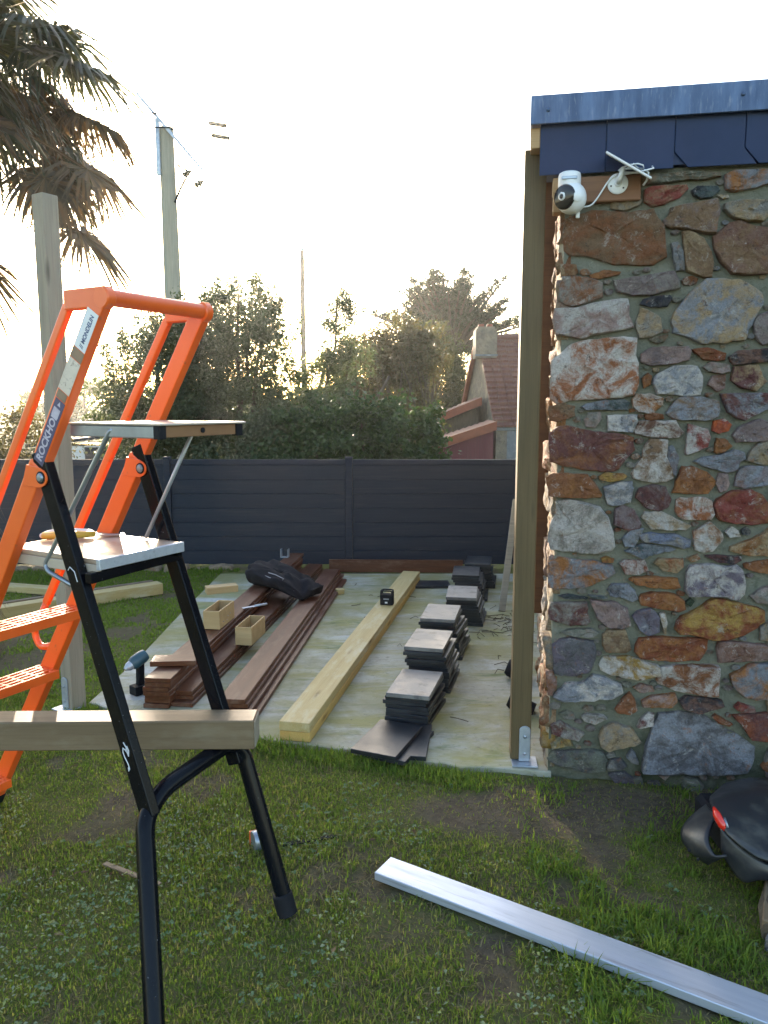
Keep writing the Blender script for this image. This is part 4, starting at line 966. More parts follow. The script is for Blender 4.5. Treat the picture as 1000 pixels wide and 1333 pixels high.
sv, sf = stone_mesh([(-.07,-.05),(.07,-.055),(.085,0),(.05,.05),(-.03,.055),(-.08,.01)], .045, res=.03)
so_ = tri_mesh('loose_stone', np.stack([sv[:,0], sv[:,2], -sv[:,1]],1), sf, M_['stone'], None, smooth=True); so_.location = (1.30,2.235,-.025); so_['c1'] = PAL['gb']; so_['c2'] = PAL['gy']
tag(so_, 'blue-grey stone half sunk in the grass beside the metal bar at far right', 'stone')

# ------------------------------------------------------------------ house beyond the fence
hs = empty('tiled_house', (0,0,0), 0, 'stone cottage with brown tiled roof and gable chimney beyond the fence', 'house')
M_['htile'] = mk('clay_roof_tiles', (.150,.052,.030), (.110,.038,.024), scale=(5,1,1), ns=4, rough=.7, bs=16, bump=.3, bd=.03, c3=(.15,.09,.07), n3=6)
M_['hstone'] = mk('cottage_stone', (.23,.185,.13), (.12,.10,.078), ns=3.2, rough=.9, bs=6, bump=.9, bd=.08, c3=(.15,.12,.09), n3=9, lo3=.55, hi3=.66)
M_['hblue'] = mk('cottage_front', (.17,.18,.19), (.11,.12,.13), ns=2.5, rough=.9, bs=7, bump=.7, bd=.05, c3=(.24,.24,.24), n3=8)
M_['maroon'] = mk('maroon_boards', (.10,.010,.018), (.08,.009,.016), scale=(6,1,.3), ns=3, rough=.6, bs=12, bump=.1)
M_['verge'] = mk('orange_verge', (.21,.055,.022), (.17,.045,.02), ns=6, rough=.7, bs=10, bump=.3)
gE, gR, gB = V(2.96,20.4,0), V(2.80,22.9,0), V(2.58,25.4,0)   # gable: front eave, ridge, back eave
ez, rz_ = 1.22, 3.60; hx = V(.997,.075,0)
def hp(base, along, z): p = base+hx*along; return (p.x,p.y,z)
mb = MB(); L = 9.0
mb.v = [hp(gE,0,-1.5),hp(gR,0,-1.5),hp(gB,0,-1.5),hp(gB,0,ez),hp(gR,0,rz_-.06),hp(gE,0,ez)]; mb.f = [(0,1,2,3,4,5)]
mb.v += [hp(gE,.3,-1.5),hp(gR,.3,-1.5),hp(gB,.3,-1.5),hp(gB,.3,ez),hp(gR,.3,rz_-.06),hp(gE,.3,ez)]; mb.f += [(11,10,9,8,7,6)]+[(i,(i+1)%6,(i+1)%6+6,i+6) for i in range(6)]
mb.build('gable_wall', M_['hstone'], hs)
fw = MB(); a0, a1 = gE+hx*.3, gE+hx*L
fw.quadbox([(a0.x,a0.y,-1.5),(a1.x,a1.y,-1.5),(a1.x-.03,a1.y+.4,-1.5),(a0.x-.03,a0.y+.4,-1.5),(a0.x,a0.y,ez-.03),(a1.x,a1.y,ez-.03),(a1.x-.03,a1.y+.4,ez-.03),(a0.x-.03,a0.y+.4,ez-.03)]).build('front_wall', M_['hblue'], hs)
ncr = 17
for k in range(ncr):
    f0, f1 = k/ncr, (k+1.25)/ncr; p0, p1 = gE.lerp(gR,f0)-V(0,.16*(1-f0),0), gE.lerp(gR,min(f1,1.0)); z0, z1 = ez-.12+(rz_-ez+.12)*f0, ez-.12+(rz_-ez+.12)*min(f1,1.0)
    m = MB(); ns_ = 36
    for q in range(ns_):
        s0, s1 = -.06+(L+.06)*q/ns_, -.06+(L+.06)*(q+1)/ns_-.012
        b0, b1, t0, t1 = p0+hx*s0, p0+hx*s1, p1+hx*s0, p1+hx*s1; lf = .055+.008*((q*7+k*3) % 3)
        m.quadbox([(b0.x,b0.y,z0),(b1.x,b1.y,z0),(t1.x,t1.y,z1-.03),(t0.x,t0.y,z1-.03),(b0.x,b0.y-.01,z0+lf),(b1.x,b1.y-.01,z0+lf),(t1.x,t1.y,z1+.012),(t0.x,t0.y,z1+.012)])
    m.build('tile_course', M_['htile'], hs)
bk_ = MB(); c0, c1_ = gR, gB
bk_.quadbox([hp(gR,-.06,rz_-.03),hp(gR,L,rz_-.03),hp(gB,L,ez-.12),hp(gB,-.06,ez-.12),hp(gR,-.06,rz_+.03),hp(gR,L,rz_+.03),hp(gB,L,ez-.06),hp(gB,-.06,ez-.06)]).build('back_roof', M_['htile'], hs)
rdg = MB().tube([hp(gR,-.07,rz_+.02),hp(gR,L,rz_+.02)], .10, 8).build('ridge_tiles', M_['htile'], hs, smooth='auto')
MB().bar(hp(gR,-.10,rz_-.02),hp(gB,-.10,ez-.08),(1,0,0),.09,.20).build('barge_board', M_['verge'], hs)
chm = MB(); cc = gR+hx*.10+V(0,-.42,0)
chm.box(cc.x-.30,cc.x+.30,cc.y-.30,cc.y+.42,3.0,3.80); chm.box(cc.x-.25,cc.x+.25,cc.y-.25,cc.y+.37,3.80,3.87)
co = chm.build('chimney', M_['hstone'], hs)
for dx in (-.12,.12): MB().lathe([(.09,0),(.10,.02),(.08,.09),(.085,.10)], 12, Matrix.Translation((cc.x+dx,cc.y,3.86))).build('chimney_pot', M_['verge'], co, smooth='auto')
MB().box(cc.x-.32,cc.x+.32,cc.y-.33,cc.y-.303,3.05,3.10).build('lead_flashing', M_['hblue'], co)
MB().tube([hp(gE,.0,ez-.16)]+[hp(gE,L,ez-.16)], .06, 8).build('gutter', M_['galv'], hs)
an = empty('maroon_shed', (0,0,0), 0, 'low maroon boarded annex with two orange edged lean-to roofs', 'shed')
def shed_roof(yF, yB, xL, zL, xR, zR, nm):
    m = MB(); n = 11
    for k in range(n):
        f0, f1 = k/n, (k+1)/n-.01
        xa, xb = xL+(xR-xL)*f0, xL+(xR-xL)*f1; za, zb = zL+(zR-zL)*f0, zL+(zR-zL)*f1
        m.quadbox([(xa,yF,za-.03),(xb,yF,zb-.03),(xb,yB,zb-.03),(xa,yB,za-.03),(xa,yF,za+.02),(xb,yF,zb+.055),(xb,yB,zb+.055),(xa,yB,za+.02)])
    m.build('roof_tiles', M_['htile'], an)
    MB().quadbox([(xL-.02,yF-.05,zL-.17),(xR,yF-.05,zR-.17),(xR,yF-.005,zR-.17),(xL-.02,yF-.005,zL-.17),(xL-.02,yF-.05,zL+.05),(xR,yF-.05,zR+.05),(xR,yF-.005,zR+.05),(xL-.02,yF-.005,zL+.05)]).build('verge_tiles', M_['verge'], an)
shed_roof(19.2, 20.9, 1.05, .65, 2.80, 1.23, 'a')
shed_roof(21.6, 23.3, 1.10, 1.18, 2.72, 1.84, 'b')
MB().quadbox([(1.2,19.3,-1.5),(2.74,19.3,-1.5),(2.74,20.9,-1.5),(1.2,20.9,-1.5),(1.2,19.3,.50),(2.74,19.3,1.05),(2.74,20.9,1.05),(1.2,20.9,.50)]).build('shed_wall', M_['maroon'], an)
for k in range(7): MB().box(1.30+.2*k,1.312+.2*k,19.285,19.299,-1.4,.45+.06*k).build('cover_strip', M_['maroon'], an)
MB().quadbox([(1.25,21.8,-1.5),(2.66,21.8,-1.5),(2.66,23.2,-1.5),(1.25,23.2,-1.5),(1.25,21.8,1.0),(2.66,21.8,1.62),(2.66,23.2,1.62),(1.25,23.2,1.0)]).build('rear_wall', M_['bark'], an)
sh = empty('garden_shed', (-5.9,14.4,0), R(6), 'low pale garden hut with dark sloping roof beyond the fence at left', 'shed')
MB().box(-.5,.75,0,1.2,-1.4,.92).build('wall', M_['white'], sh)
MB().quadbox([(-.75,-.1,.90),(1.0,-.1,1.10),(1.0,1.4,1.10),(-.75,1.4,.90),(-.75,-.1,.96),(1.0,-.1,1.16),(1.0,1.4,1.16),(-.75,1.4,.96)]).build('roof', M_['fence'], sh)
MB().box(.30,.75,-.06,0,-1.4,.90).build('door', M_['fence'], sh)

# ------------------------------------------------------------------ poles
up = empty('utility_pole', (-3.74,14.0,-.6), 0, 'thick wooden utility pole with wires and insulators behind the ladder', 'utility pole')
MB().tube([(0,0,0),(.01,0,3.5),(-.01,0,7.0)], [.175,.155,.125], 14).build('shaft', M_['pole'], up, smooth='auto')
mt = MB(); mt.bar((-.13,-.11,6.2),(-.13,-.10,7.12),(1,0,0),.07,.05); mt.build('side_plate', M_['galv'], up)
MB().bar((-.45,-.14,7.52),(.62,-.12,5.98+.30),(0,1,0),.05,.05).build('stay_arm', M_['galv'], up)
for p in ((.36,6.22),(.56,6.05)):
    MB().lathe([(.02,-.08),(.06,-.05),(.03,-.02),(.065,.01),(.03,.05),(.02,.09)], 10, Matrix.Translation((p[0],-.15,p[1])) @ Matrix.Rotation(R(60),4,'Y')).build('insulator', M_['bark'], up)
MB().tube([(.12,-.1,5.75),(.22,-.12,5.95),(.40,-.15,6.25),(.2,-.15,6.35)], .02, 5).build('lead_wire', M_['rubber'], up)
for z_, x_ in ((7.05,.75),(6.85,.80)):
    MB().tube([(x_,-.1,z_),(x_+.30,-.1,z_-.05)], .035, 6).build('cable_clamp', M_['bark'], up)
wires = MB()
for (z_, zz) in ((7.18,8.2),(6.98,7.6)):
    wires.tube([(-9*t_+.6*(1-t_), -.1-1.2*t_, z_+(zz-z_)*t_-1.2*t_*(1-t_)) for t_ in np.linspace(0,1,12)], .010, 4)
wires.tube([(.1,-.1,7.10),(.78,-.1,7.05)], .011, 4); wires.tube([(.1,-.1,6.95),(.82,-.1,6.85)], .011, 4)
wires.build('wire', M_['rubber'], up)
MB().tube([(-.205,-.15,0),(-.20,-.15,2.6)], .045, 8).build('cable_guard', M_['galv'], up)
tp2 = empty('thin_pole', (-2.92,28.4,-1.4), 0, 'slender distant wooden pole rising behind the hedge', 'pole')
MB().tube([(0,0,0),(0,0,8.5)], [.12,.075], 10).build('shaft', M_['bark'], tp2, smooth=True)
MB().lathe([(.05,0),(.06,.08),(.02,.14)], 8, Matrix.Translation((0,0,8.5))).build('cap', M_['galv'], tp2)

# ------------------------------------------------------------------ foliage
lr = np.random.default_rng(21)
def leafcloud(name, blobs, size, mat, parent, aspect=.45, up=0.0, shell=.45):
    """blobs: (cx,cy,cz, rx,ry,rz, clumps, per, clump radius)"""
    C_ = []
    for (cx,cy_,cz,rx,ry,rz,nc,per,cr) in blobs:
        d = lr.normal(size=(nc,3)); d /= np.linalg.norm(d,axis=1,keepdims=True)
        rad = (shell+(1-shell)*lr.random((nc,1)))**.8*(1+.14*lr.normal(size=(nc,1)))
        ctr = np.array([cx,cy_,cz])+d*rad*np.array([rx,ry,rz])
        crs = cr*lr.uniform(.5,1.35,(nc,1))
        p = (ctr[:,None,:]+lr.normal(size=(nc,per,3))*crs[:,None,:]*np.array([1,1,.8])*.6).reshape(-1,3); C_.append(p)
    P = np.concatenate(C_); n = len(P)
    a = lr.normal(size=(n,3)); a[:,2] += up; a /= np.linalg.norm(a,axis=1,keepdims=True)
    b = np.cross(a, lr.normal(size=(n,3))); b /= np.linalg.norm(b,axis=1,keepdims=True)
    s = size*lr.uniform(.6,1.35,(n,1))
    v = np.stack([P-a*s*.5, P+b*s*aspect*.5, P+a*s*.5, P-b*s*aspect*.5],1).reshape(-1,3)
    i = np.arange(n)*4; t = np.stack([np.stack([i,i+1,i+2],1), np.stack([i,i+2,i+3],1)],1).reshape(-1,3)
    return tri_mesh(name, v, t, mat, parent)
def limbs(mb, base, tips, r0, seed, wig=.12):
    rg = random.Random(seed); base = Vector(base)
    for t_ in tips:
        t_ = Vector(t_); pts = []
        for k in range(6):
            f = k/5; p = base.lerp(t_, f); w = math.sin(f*math.pi)*wig
            pts.append(p+V(rg.uniform(-w,w), rg.uniform(-w,w), rg.uniform(-w,w)*.4+.12*math.sin(f*math.pi)))
        mb.tube(pts, [r0*(1-.8*k/5) for k in range(6)], 6)
L_ol = leafmat('olive_leaves', [(.045,.06,.03),(.075,.095,.055),(.10,.12,.075),(.055,.07,.035)], .35)
L_dk = leafmat('ivy_leaves', [(.022,.042,.014),(.036,.065,.021),(.054,.09,.026),(.026,.048,.016)], .3)
L_br = leafmat('rusty_leaves', [(.075,.06,.03),(.10,.085,.045),(.06,.065,.03),(.11,.075,.045)], .4)
L_cy = leafmat('cypress_sprays', [(.025,.038,.018),(.04,.055,.025),(.05,.06,.03)], .2)
L_pale = leafmat('pale_leaves', [(.09,.10,.05),(.12,.12,.06),(.07,.085,.04)], .45)
gz_ = -.45
def sprays(x, y, z, r, n, seed, h=.45):
    rg = random.Random(seed); out = []
    for k in range(n):
        a, b = rg.uniform(-1,1), rg.uniform(-.5,.5); px_, pz_ = x+a*r, z+rg.uniform(-.2,.2)*r+ (1-a*a)*r*.6
        L_ = h*rg.uniform(.5,1.1); dx = a*.35+rg.uniform(-.15,.15)
        for q in range(5):
            f = q/4; out.append((px_+dx*L_*f, y+b*r*.6, pz_+L_*f, .09*(1.2-f), .09*(1.2-f), .10, 5, 5, .09))
    return out
def px_tree(name, label, cat, base, blobs, size, mat, trunkr, tips, seed, aspect=.45, group=None, shell=.45, extra=None):
    t = empty(name, base, 0, label, cat, group); b = Vector(base)
    mb = MB(); limbs(mb, (0,0,0), [Vector(q)-b for q in tips], trunkr, seed)
    if extra: extra(mb, b)
    mb.build('trunk', M_['bark'], t, smooth=True)
    o = leafcloud('crown', [(x-b.x,y-b.y,z-b.z,*r_) for (x,y,z,*r_) in blobs], size, mat, t, aspect, shell=shell)
    return t
# left holm oak, airy right oak with pale trunk gaps below
px_tree('leafy_tree','round grey-green tree at the left, behind the ladder guard rail','tree',(-3.4,11.4,gz_),
  [(-3.25,11.2,1.85,.78,.6,.80,120,110,.20),(-3.55,11.3,1.25,.62,.55,.60,80,110,.18),(-3.0,11.4,2.55,.60,.45,.45,60,90,.17),(-2.85,11.3,1.6,.5,.5,.7,60,100,.18),(-2.6,11.4,2.3,.4,.4,.6,46,90,.17)]+sprays(-3.2,11.2,2.2,.8,18,1,.25)+sprays(-2.7,11.3,2.75,.45,8,2,.25),
  .060, L_ol, .085, [(-3.6,11.2,1.7),(-3.2,11.2,2.4),(-2.9,11.3,1.9),(-3.3,11.4,2.7)], 1, group='trees behind the fence')
px_tree('leafy_tree','tall airy grey-green tree right of the utility pole','tree',(-2.25,11.6,gz_),
  [(-2.05,11.4,2.80,.52,.5,.62,80,80,.16),(-2.45,11.4,2.25,.45,.4,.62,60,90,.16),(-1.65,11.5,2.40,.38,.4,.62,46,70,.15),(-2.1,11.5,1.65,.78,.5,.55,110,110,.19),(-1.55,11.5,1.3,.45,.4,.50,60,100,.17),(-2.6,11.4,1.15,.45,.4,.55,60,100,.17)]+sprays(-2.05,11.4,2.95,.50,18,3,.26)+sprays(-1.65,11.5,2.5,.42,14,4,.28)+sprays(-1.45,11.5,1.9,.3,6,5,.22),
  .058, L_ol, .075, [(-2.1,11.4,3.2),(-1.75,11.5,2.8),(-2.5,11.4,2.7),(-1.55,11.5,1.9),(-2.0,11.4,2.6),(-2.7,11.4,1.6)], 2, group='trees behind the fence')
px_tree('slim_tree','slim upright tree with thin crown right of the slender pole','tree',(-1.05,11.8,gz_),
  [(-.70,11.7,2.70,.24,.3,.55,34,50,.13),(-.82,11.7,2.05,.34,.3,.45,44,60,.15),(-.48,11.8,2.25,.24,.25,.45,24,50,.13),(-.85,11.7,1.6,.4,.3,.4,40,70,.16)]+sprays(-.68,11.7,2.9,.26,8,6,.28)+sprays(-.5,11.8,2.3,.3,5,7,.25),
  .052, L_ol, .05, [(-.70,11.7,3.25),(-.85,11.7,2.6),(-.48,11.8,2.6),(-1.25,11.7,1.7)], 3, group='trees behind the fence')
# dark ivy hedge
px_tree('ivy_hedge','dense dark green ivy hedge rising above the middle of the fence','hedge',(-.2,10.4,gz_),
  [(-1.05,10.5,.95,.55,.5,.72,70,130,.17),(-.35,10.3,1.15,.60,.5,.72,80,130,.17),(.28,10.3,1.10,.55,.5,.78,70,130,.17),(.55,10.4,.55,.28,.4,.55,36,110,.15),(-1.6,10.6,.65,.40,.45,.5,40,110,.16)],
  .062, L_dk, .05, [(-1.0,10.5,1.2),(-.3,10.3,1.5),(.3,10.3,1.5),(-1.5,10.6,.9),(.5,10.3,.9)], 4, aspect=.7)
px_tree('ivy_hedge','lower grey-green hedge between the airy tree and the dark hedge','hedge',(-1.7,10.9,gz_),
  [(-1.55,10.9,1.2,.55,.4,.45,46,100,.17),(-1.0,11.0,1.55,.45,.4,.35,36,90,.16),(-2.2,10.9,.75,.5,.4,.5,40,100,.17)],
  .058, L_ol, .05, [(-1.5,10.9,1.4),(-1.0,11,1.7),(-2.2,10.9,1.0)], 5, aspect=.5)
# twiggy brown thicket behind
def twigs(mb, b):
    rg = random.Random(9)
    for k in range(150):
        x = rg.uniform(-.9,1.05); z0 = rg.uniform(.6,1.8); L_ = rg.uniform(.5,1.2); dx = rg.uniform(-.35,.25)
        y = rg.uniform(15,16.2)
        mb.tube([V(x,y,z0)-b, V(x+dx*.5,y,z0+L_*.6)-b, V(x+dx,y,z0+L_)-b], [.016,.010,.005], 4, cap=False)
px_tree('twiggy_thicket','brownish twiggy thicket behind the dark hedge beside the chimney','thicket',(.6,15.6,-1.2),
  [(-.50,15.6,2.35,.62,.5,.80,90,70,.20),(.25,15.7,2.65,.75,.5,.72,110,80,.20),(.72,15.8,2.6,.50,.5,.75,80,80,.2),(.0,15.6,1.4,1.05,.5,.8,110,90,.25)],
  .075, L_br, .07, [(-.4,15.6,2.6),(.5,15.6,2.7),(.9,15.7,2.9),(1.0,15.8,2.0),(-.9,15.6,1.9)], 6, extra=twigs, group=None)
px_tree('bare_tree','leaning bare-branched tree at the left edge of the thicket','tree',(-1.9,14.0,-1.2),
  [(-1.05,14,2.35,.30,.3,.28,12,50,.16),(-.55,14,2.45,.32,.3,.30,14,60,.17),(-1.5,14,1.75,.25,.3,.25,10,40,.15)],
  .065, L_br, .10, [(-1.0,14,2.6),(-.4,14,2.5),(-.6,14,1.9),(.1,14,2.2),(-1.5,14,2.2)], 7)
px_tree('rough_hedge','rough green-brown hedge rising behind the maroon annex up to the chimney','hedge',(1.6,27.5,-1.5),
  [(.2,27.5,2.3,.9,.6,1.7,90,80,.32),(1.2,27.5,2.6,.9,.6,1.75,110,80,.32),(2.05,27.6,2.7,.75,.6,1.75,90,80,.30),(2.5,27.6,1.8,.5,.6,1.6,50,80,.3)],
  .13, leafmat('rough_hedge_leaves', [(.05,.06,.025),(.075,.085,.035),(.10,.095,.05),(.06,.075,.025)], .35), .10, [(.2,27.5,3.6),(1.2,27.5,4.0),(2.1,27.6,4.0),(1.7,27.5,3.2)], 31)
# big flat-topped cypress far behind
cyp = empty('cypress_tree', (2.75,32.0,-.55), 0, 'big flat-topped cypress with spreading dark branches behind the house', 'tree')
mb = MB(); bl = []; rg = random.Random(12)
for k in range(96):
    a = rg.uniform(0,2*math.pi); el = rg.choice([.08,.2,.42,.62,.85,1.15])+rg.uniform(-.06,.06); L_ = rg.uniform(1.7,3.5)*(1.05-.30*math.sin(el))
    tip = V(math.cos(a)*math.cos(el)*L_*1.08, math.sin(a)*math.cos(el)*L_*.6, 5.6+math.sin(el)*L_*.95-.3)
    mb.tube([(0,0,4.2),tuple(V(0,0,4.9).lerp(tip,.5)-V(0,0,.15)),tuple(tip)], [.12,.07,.02], 5, cap=False)
    for f in np.linspace(.35,1.0,6):
        p = V(0,0,5.0).lerp(tip,f); bl.append((p.x,p.y,p.z+.05,(.30*(1.15-f*.85)+.03),.30*(1.1-f*.8),.05,4,13,.15))
for (x, z, r_) in ((2.6,4.9,.6),(3.4,4.8,.7),(1.9,4.6,.5),(3.9,4.5,.6),(-1.2,4.6,.7),(.3,4.6,1.0),(1.2,4.5,.9)):
    bl.append((x,.5,z,r_,r_,.28,24,40,.2))
mb.tube([(0,0,0),(.1,0,2.5),(0,0,5.2)], [.45,.32,.16], 10); mb.build('trunk', M_['bark'], cyp, smooth=True)
leafcloud('crown', bl, .19, L_cy, cyp, .26)
px_tree('round_bush','rounded olive bush behind the fence at the far left','bush',(-5.6,10.9,gz_),
  [(-5.1,10.9,1.05,.55,.5,.55,50,100,.18),(-5.9,11,.8,.6,.5,.5,40,100,.18)], .06, L_br, .05, [(-5.2,10.9,1.4),(-5.8,11,1.1)], 8)
px_tree('pale_bush','pale sunlit bush low behind the fence between post and pole','bush',(-4.3,16.5,-1.3),
  [(-4.5,16.5,.95,.9,.5,.55,40,60,.24),(-5.6,16.8,1.1,.6,.5,.5,26,50,.24),(-3.3,16.6,.8,.8,.5,.5,34,60,.24)], .07, L_pale, .05, [(-4.5,16.5,1.4),(-5.6,16.8,1.4),(-3.3,16.6,1.2)], 9)
for i, (x, y, r_, h_) in enumerate(((-14,62,6,4.2),(-27,70,7,4.6),(-3,66,6,3.6),(9,60,5,3.4),(-42,64,8,5),(22,70,8,4.5))):
    px_tree('distant_tree', 'far pale tree on the horizon, %s' % ['behind the ladder','left of the tall post','behind the hedge gap','behind the cottage','at the far left edge','behind the stone building'][i], 'tree', (x,y,-1.5),
      [(x,y,h_*.35,r_,2.5,h_*.5,90,60,.7)], .45, L_pale, .25, [(x,y,h_*.8),(x-r_*.5,y,h_*.5),(x+r_*.5,y,h_*.5)], 20+i, group='far trees on the horizon')

# ------------------------------------------------------------------ fan palm
pm = empty('fan_palm', (-2.86,5.15,0), 0, 'fan palm with drooping brown-green fronds at the upper left', 'palm')
prn = np.random.default_rng(5)
M_['palmbark'] = mk('palm_fibre', (.17,.12,.075), (.10,.07,.045), scale=(1,1,.4), ns=16, rough=.95, bs=50, bump=1.0, bd=.03)
vs, fs = [], []
mbp = MB(); mbp.tube([(0,0,-.1),(.02,0,1.2),(0,0,2.6),(.02,0,3.85)], [.15,.16,.17,.12], 12); mbp.build('trunk', M_['palmbark'], pm, smooth=True)
n = 2600   # hanging fibres and old leaf bases on the trunk
a = prn.uniform(0,2*np.pi,n); z0 = prn.uniform(.1,3.5,n); r0 = .14; L_ = prn.uniform(.10,.34,n)
b0 = np.stack([np.cos(a)*r0,np.sin(a)*r0,z0],1); d = np.stack([np.cos(a)*.45,np.sin(a)*.45,-np.ones(n)],1)+prn.normal(0,.22,(n,3)); tip = b0+d*L_[:,None]*np.array([.6,.6,.8])
sd_ = np.stack([-np.sin(a),np.cos(a),np.zeros(n)],1)*.009
v = np.stack([b0-sd_,b0+sd_,tip],1).reshape(-1,3); tri_mesh('dry_fibres', v, np.arange(3*n).reshape(-1,3), leafmat('dry_fibre', [(.13,.085,.045),(.20,.14,.08),(.09,.06,.035)], .3), pm)['kind'] = 'stuff'
L_pg = leafmat('palm_green', [(.022,.028,.016),(.036,.044,.024),(.052,.052,.030)], .35, .4, (1.3,1.2,.6))
L_pb = leafmat('palm_brown', [(.045,.038,.024),(.065,.052,.030),(.095,.068,.034)], .35, .6, (1.6,1.1,.45))
def frond(az, el, Lp, Rf, droop, brown, face):
    ax = np.array([math.cos(az)*math.cos(el), math.sin(az)*math.cos(el), math.sin(el)])
    side = np.array([-math.sin(az), math.cos(az), 0.]); nrm = np.cross(ax, side)
    side = side*math.cos(face)+nrm*math.sin(face)
    sag = lambda f: np.array([0,0,-.22*droop*f*f*Lp])
    base = np.array([0.02,0,3.72+.25*math.sin(el)])
    vv, tt = [], []
    def quad(p0, p1, w0, w1, wd):
        k = len(vv); vv.extend([p0-wd*w0, p0+wd*w0, p1+wd*w1, p1-wd*w1]); tt.extend([(k,k+1,k+2),(k,k+2,k+3)])
    prev = base
    for q in range(1, 6):
        p = base+ax*Lp*q/5+sag(q/5); quad(prev, p, .011, .009, side); quad(prev, p, .011, .009, np.cross(ax, side)); prev = p
    hub = prev; ax2 = ax+np.array([0,0,-.5*droop]); ax2 /= np.linalg.norm(ax2)
    nseg = 40
    for q in range(nseg):
        th = (q/(nseg-1)-.5)*math.radians(250)+prn.normal(0,.025)
        dr = ax2*math.cos(th)+side*math.sin(th); L = Rf*(.78+.22*math.cos(th*.6))*prn.uniform(.85,1.1)
        wd = np.cross(dr, np.cross(ax2, side)); wd /= np.linalg.norm(wd)+1e-6
        tw = prn.normal(0,.5); wd = wd*math.cos(tw)+np.cross(ax2, side)*math.sin(tw)
        p1 = hub+dr*L*.42+np.array([0,0,-.03*droop*L]); dn = dr*(1-.55*droop*prn.uniform(.5,1.3))+np.array([0,0,-.75*droop*prn.uniform(.6,1.25)]); dn /= np.linalg.norm(dn)
        p2 = p1+dn*L*.34; dn2 = dn+np.array([0,0,-.7*droop*prn.uniform(.4,1.4)]); dn2 /= np.linalg.norm(dn2); p3 = p2+dn2*L*.30+prn.normal(0,.012,3)
        quad(hub, p1, .005, .013, wd); quad(p1, p2, .013, .008, wd); quad(p2, p3, .008, .0015, wd)
    return tri_mesh('frond', np.array(vv), np.array(tt), L_pb if brown else L_pg, pm)
for k in range(30): frond(prn.uniform(0,2*np.pi), prn.uniform(.0,1.25), prn.uniform(.45,.75), prn.uniform(.50,.66), prn.uniform(.35,.8), False, prn.normal(0,.4))
for k in range(20): frond(prn.uniform(-2.4,1.5), prn.uniform(-.42,.30), prn.uniform(.45,.85), prn.uniform(.46,.60), prn.uniform(.7,1.15), k % 3 != 0, prn.normal(0,.4))
for az, el, Lp, dr in ((-.12,-.62,1.15,.55),(-.05,-.32,1.02,.7),(.05,-.05,.95,.75),(-.2,.12,1.0,.7),(-.9,-.9,1.1,.6),(-.3,-.45,.9,.8),(.15,.4,.8,.7),(-.35,.3,.85,.8)):
    frond(az, el, Lp, .50, dr, el < 0, prn.normal(0,.3))

# ------------------------------------------------------------------ grass blades
gr = np.random.default_rng(3)
slab_edge = np.array([(-9,9.5),(-1.66,7.62),(-1.67,6.2),(-1.66,5.0),(-1.70,4.22),(-1.2,3.98),(-.63,3.745),(-.39,3.665),(0,3.55),(.36,3.43),(.60,3.40),(.78,3.38)])
def on_lawn(x, y):
    ok = np.ones(len(x), bool)
    fy_ = np.interp(x, [-1.70,-1.2,-.63,-.39,0,.36,.60,.78], [4.22,3.98,3.745,3.665,3.55,3.43,3.40,3.38])
    ok &= ~((x > -1.67) & (x <= .78) & (y > fy_-.005) & (y < 7.8)) & (y < 7.95)
    wall_y = 3.395-(x-.767)*math.tan(R(10.5)); t_ = (x+.005)*.8506-(y-2.625)*.5259; q_ = (x+.005)*.5259+(y-2.625)*.8506; ok &= ~((np.abs(q_) < .066) & (t_ > -.006) & (t_ < 1.75))
    ok &= ~((x > .74) & (y > wall_y-.02))
    return ok
def grass(n, x0, x1, y0, y1, hmin, hmax, wd, name, mat, dens=1.0, clump=None, label='', lean=.55, soilk=.93):
    x = gr.uniform(x0,x1,n); y = gr.uniform(y0,y1,n)
    keep = on_lawn(x, y) & (gr.random(n) < 1-soilk*np.clip(soilmask(x, y)*1.25,0,1)) & (np.abs(x)/np.maximum(y,.1) < .66+.3*(gr.random(n) < .6))
    keep &= gr.random(n) < np.clip(.35+1.3*vnoise(x*5+9,y*5+4,2), 0, 1)
    if clump is not None: keep &= clump(x, y)
    x, y = x[keep], y[keep]; m = len(x); z = groundz(x, y)-.004
    near = np.clip(1-np.abs(x*.38+y-3.44)/.16, 0, 1)*(x < .8)*(x > -1.8)
    tall = np.clip((vnoise(x*2.2+40,y*2.2+11,3)-.42)*2.2, 0, 1)
    h = (hmin+(hmax-hmin)*gr.random(m)**1.6)*(.65+.75*tall+.55*near)
    az = gr.uniform(0,2*np.pi,m); d = np.stack([np.cos(az),np.sin(az)],1); ln = np.abs(gr.normal(0,lean,m))+.15
    w = wd*gr.uniform(.7,1.4,m)*(.8+.12*y)
    s = np.stack([-d[:,1],d[:,0],np.zeros(m)],1)*w[:,None]
    B = np.stack([x,y,z],1); mid = B+np.stack([d[:,0]*ln*h*.35,d[:,1]*ln*h*.35,h*.60],1); tip = B+np.stack([d[:,0]*ln*h*1.05,d[:,1]*ln*h*1.05,h*(1-.30*np.minimum(ln,1.6))],1)
    v = np.stack([B-s,B+s,mid-s*.75,mid+s*.75,tip],1).reshape(-1,3); i = np.arange(m)*5
    t = np.stack([np.stack([i,i+1,i+3],1),np.stack([i,i+3,i+2],1),np.stack([i+2,i+3,i+4],1)],1).reshape(-1,3)
    o = tri_mesh(name, v, t, mat); tag(o, label, 'grass', kind='stuff'); return o
L_g = leafmat('grass_blades', [(.110,.165,.030),(.145,.21,.040),(.185,.235,.055),(.120,.19,.040),(.225,.235,.08),(.28,.25,.12)], .58, .8, spec=.12)
L_gd = leafmat('grass_blades_fresh', [(.105,.165,.03),(.135,.205,.038),(.175,.23,.052)], .55, .75, spec=.15)
L_gs = leafmat('dry_grass', [(.17,.135,.07),(.22,.18,.10),(.11,.09,.05)], .25, .9, spec=.1)
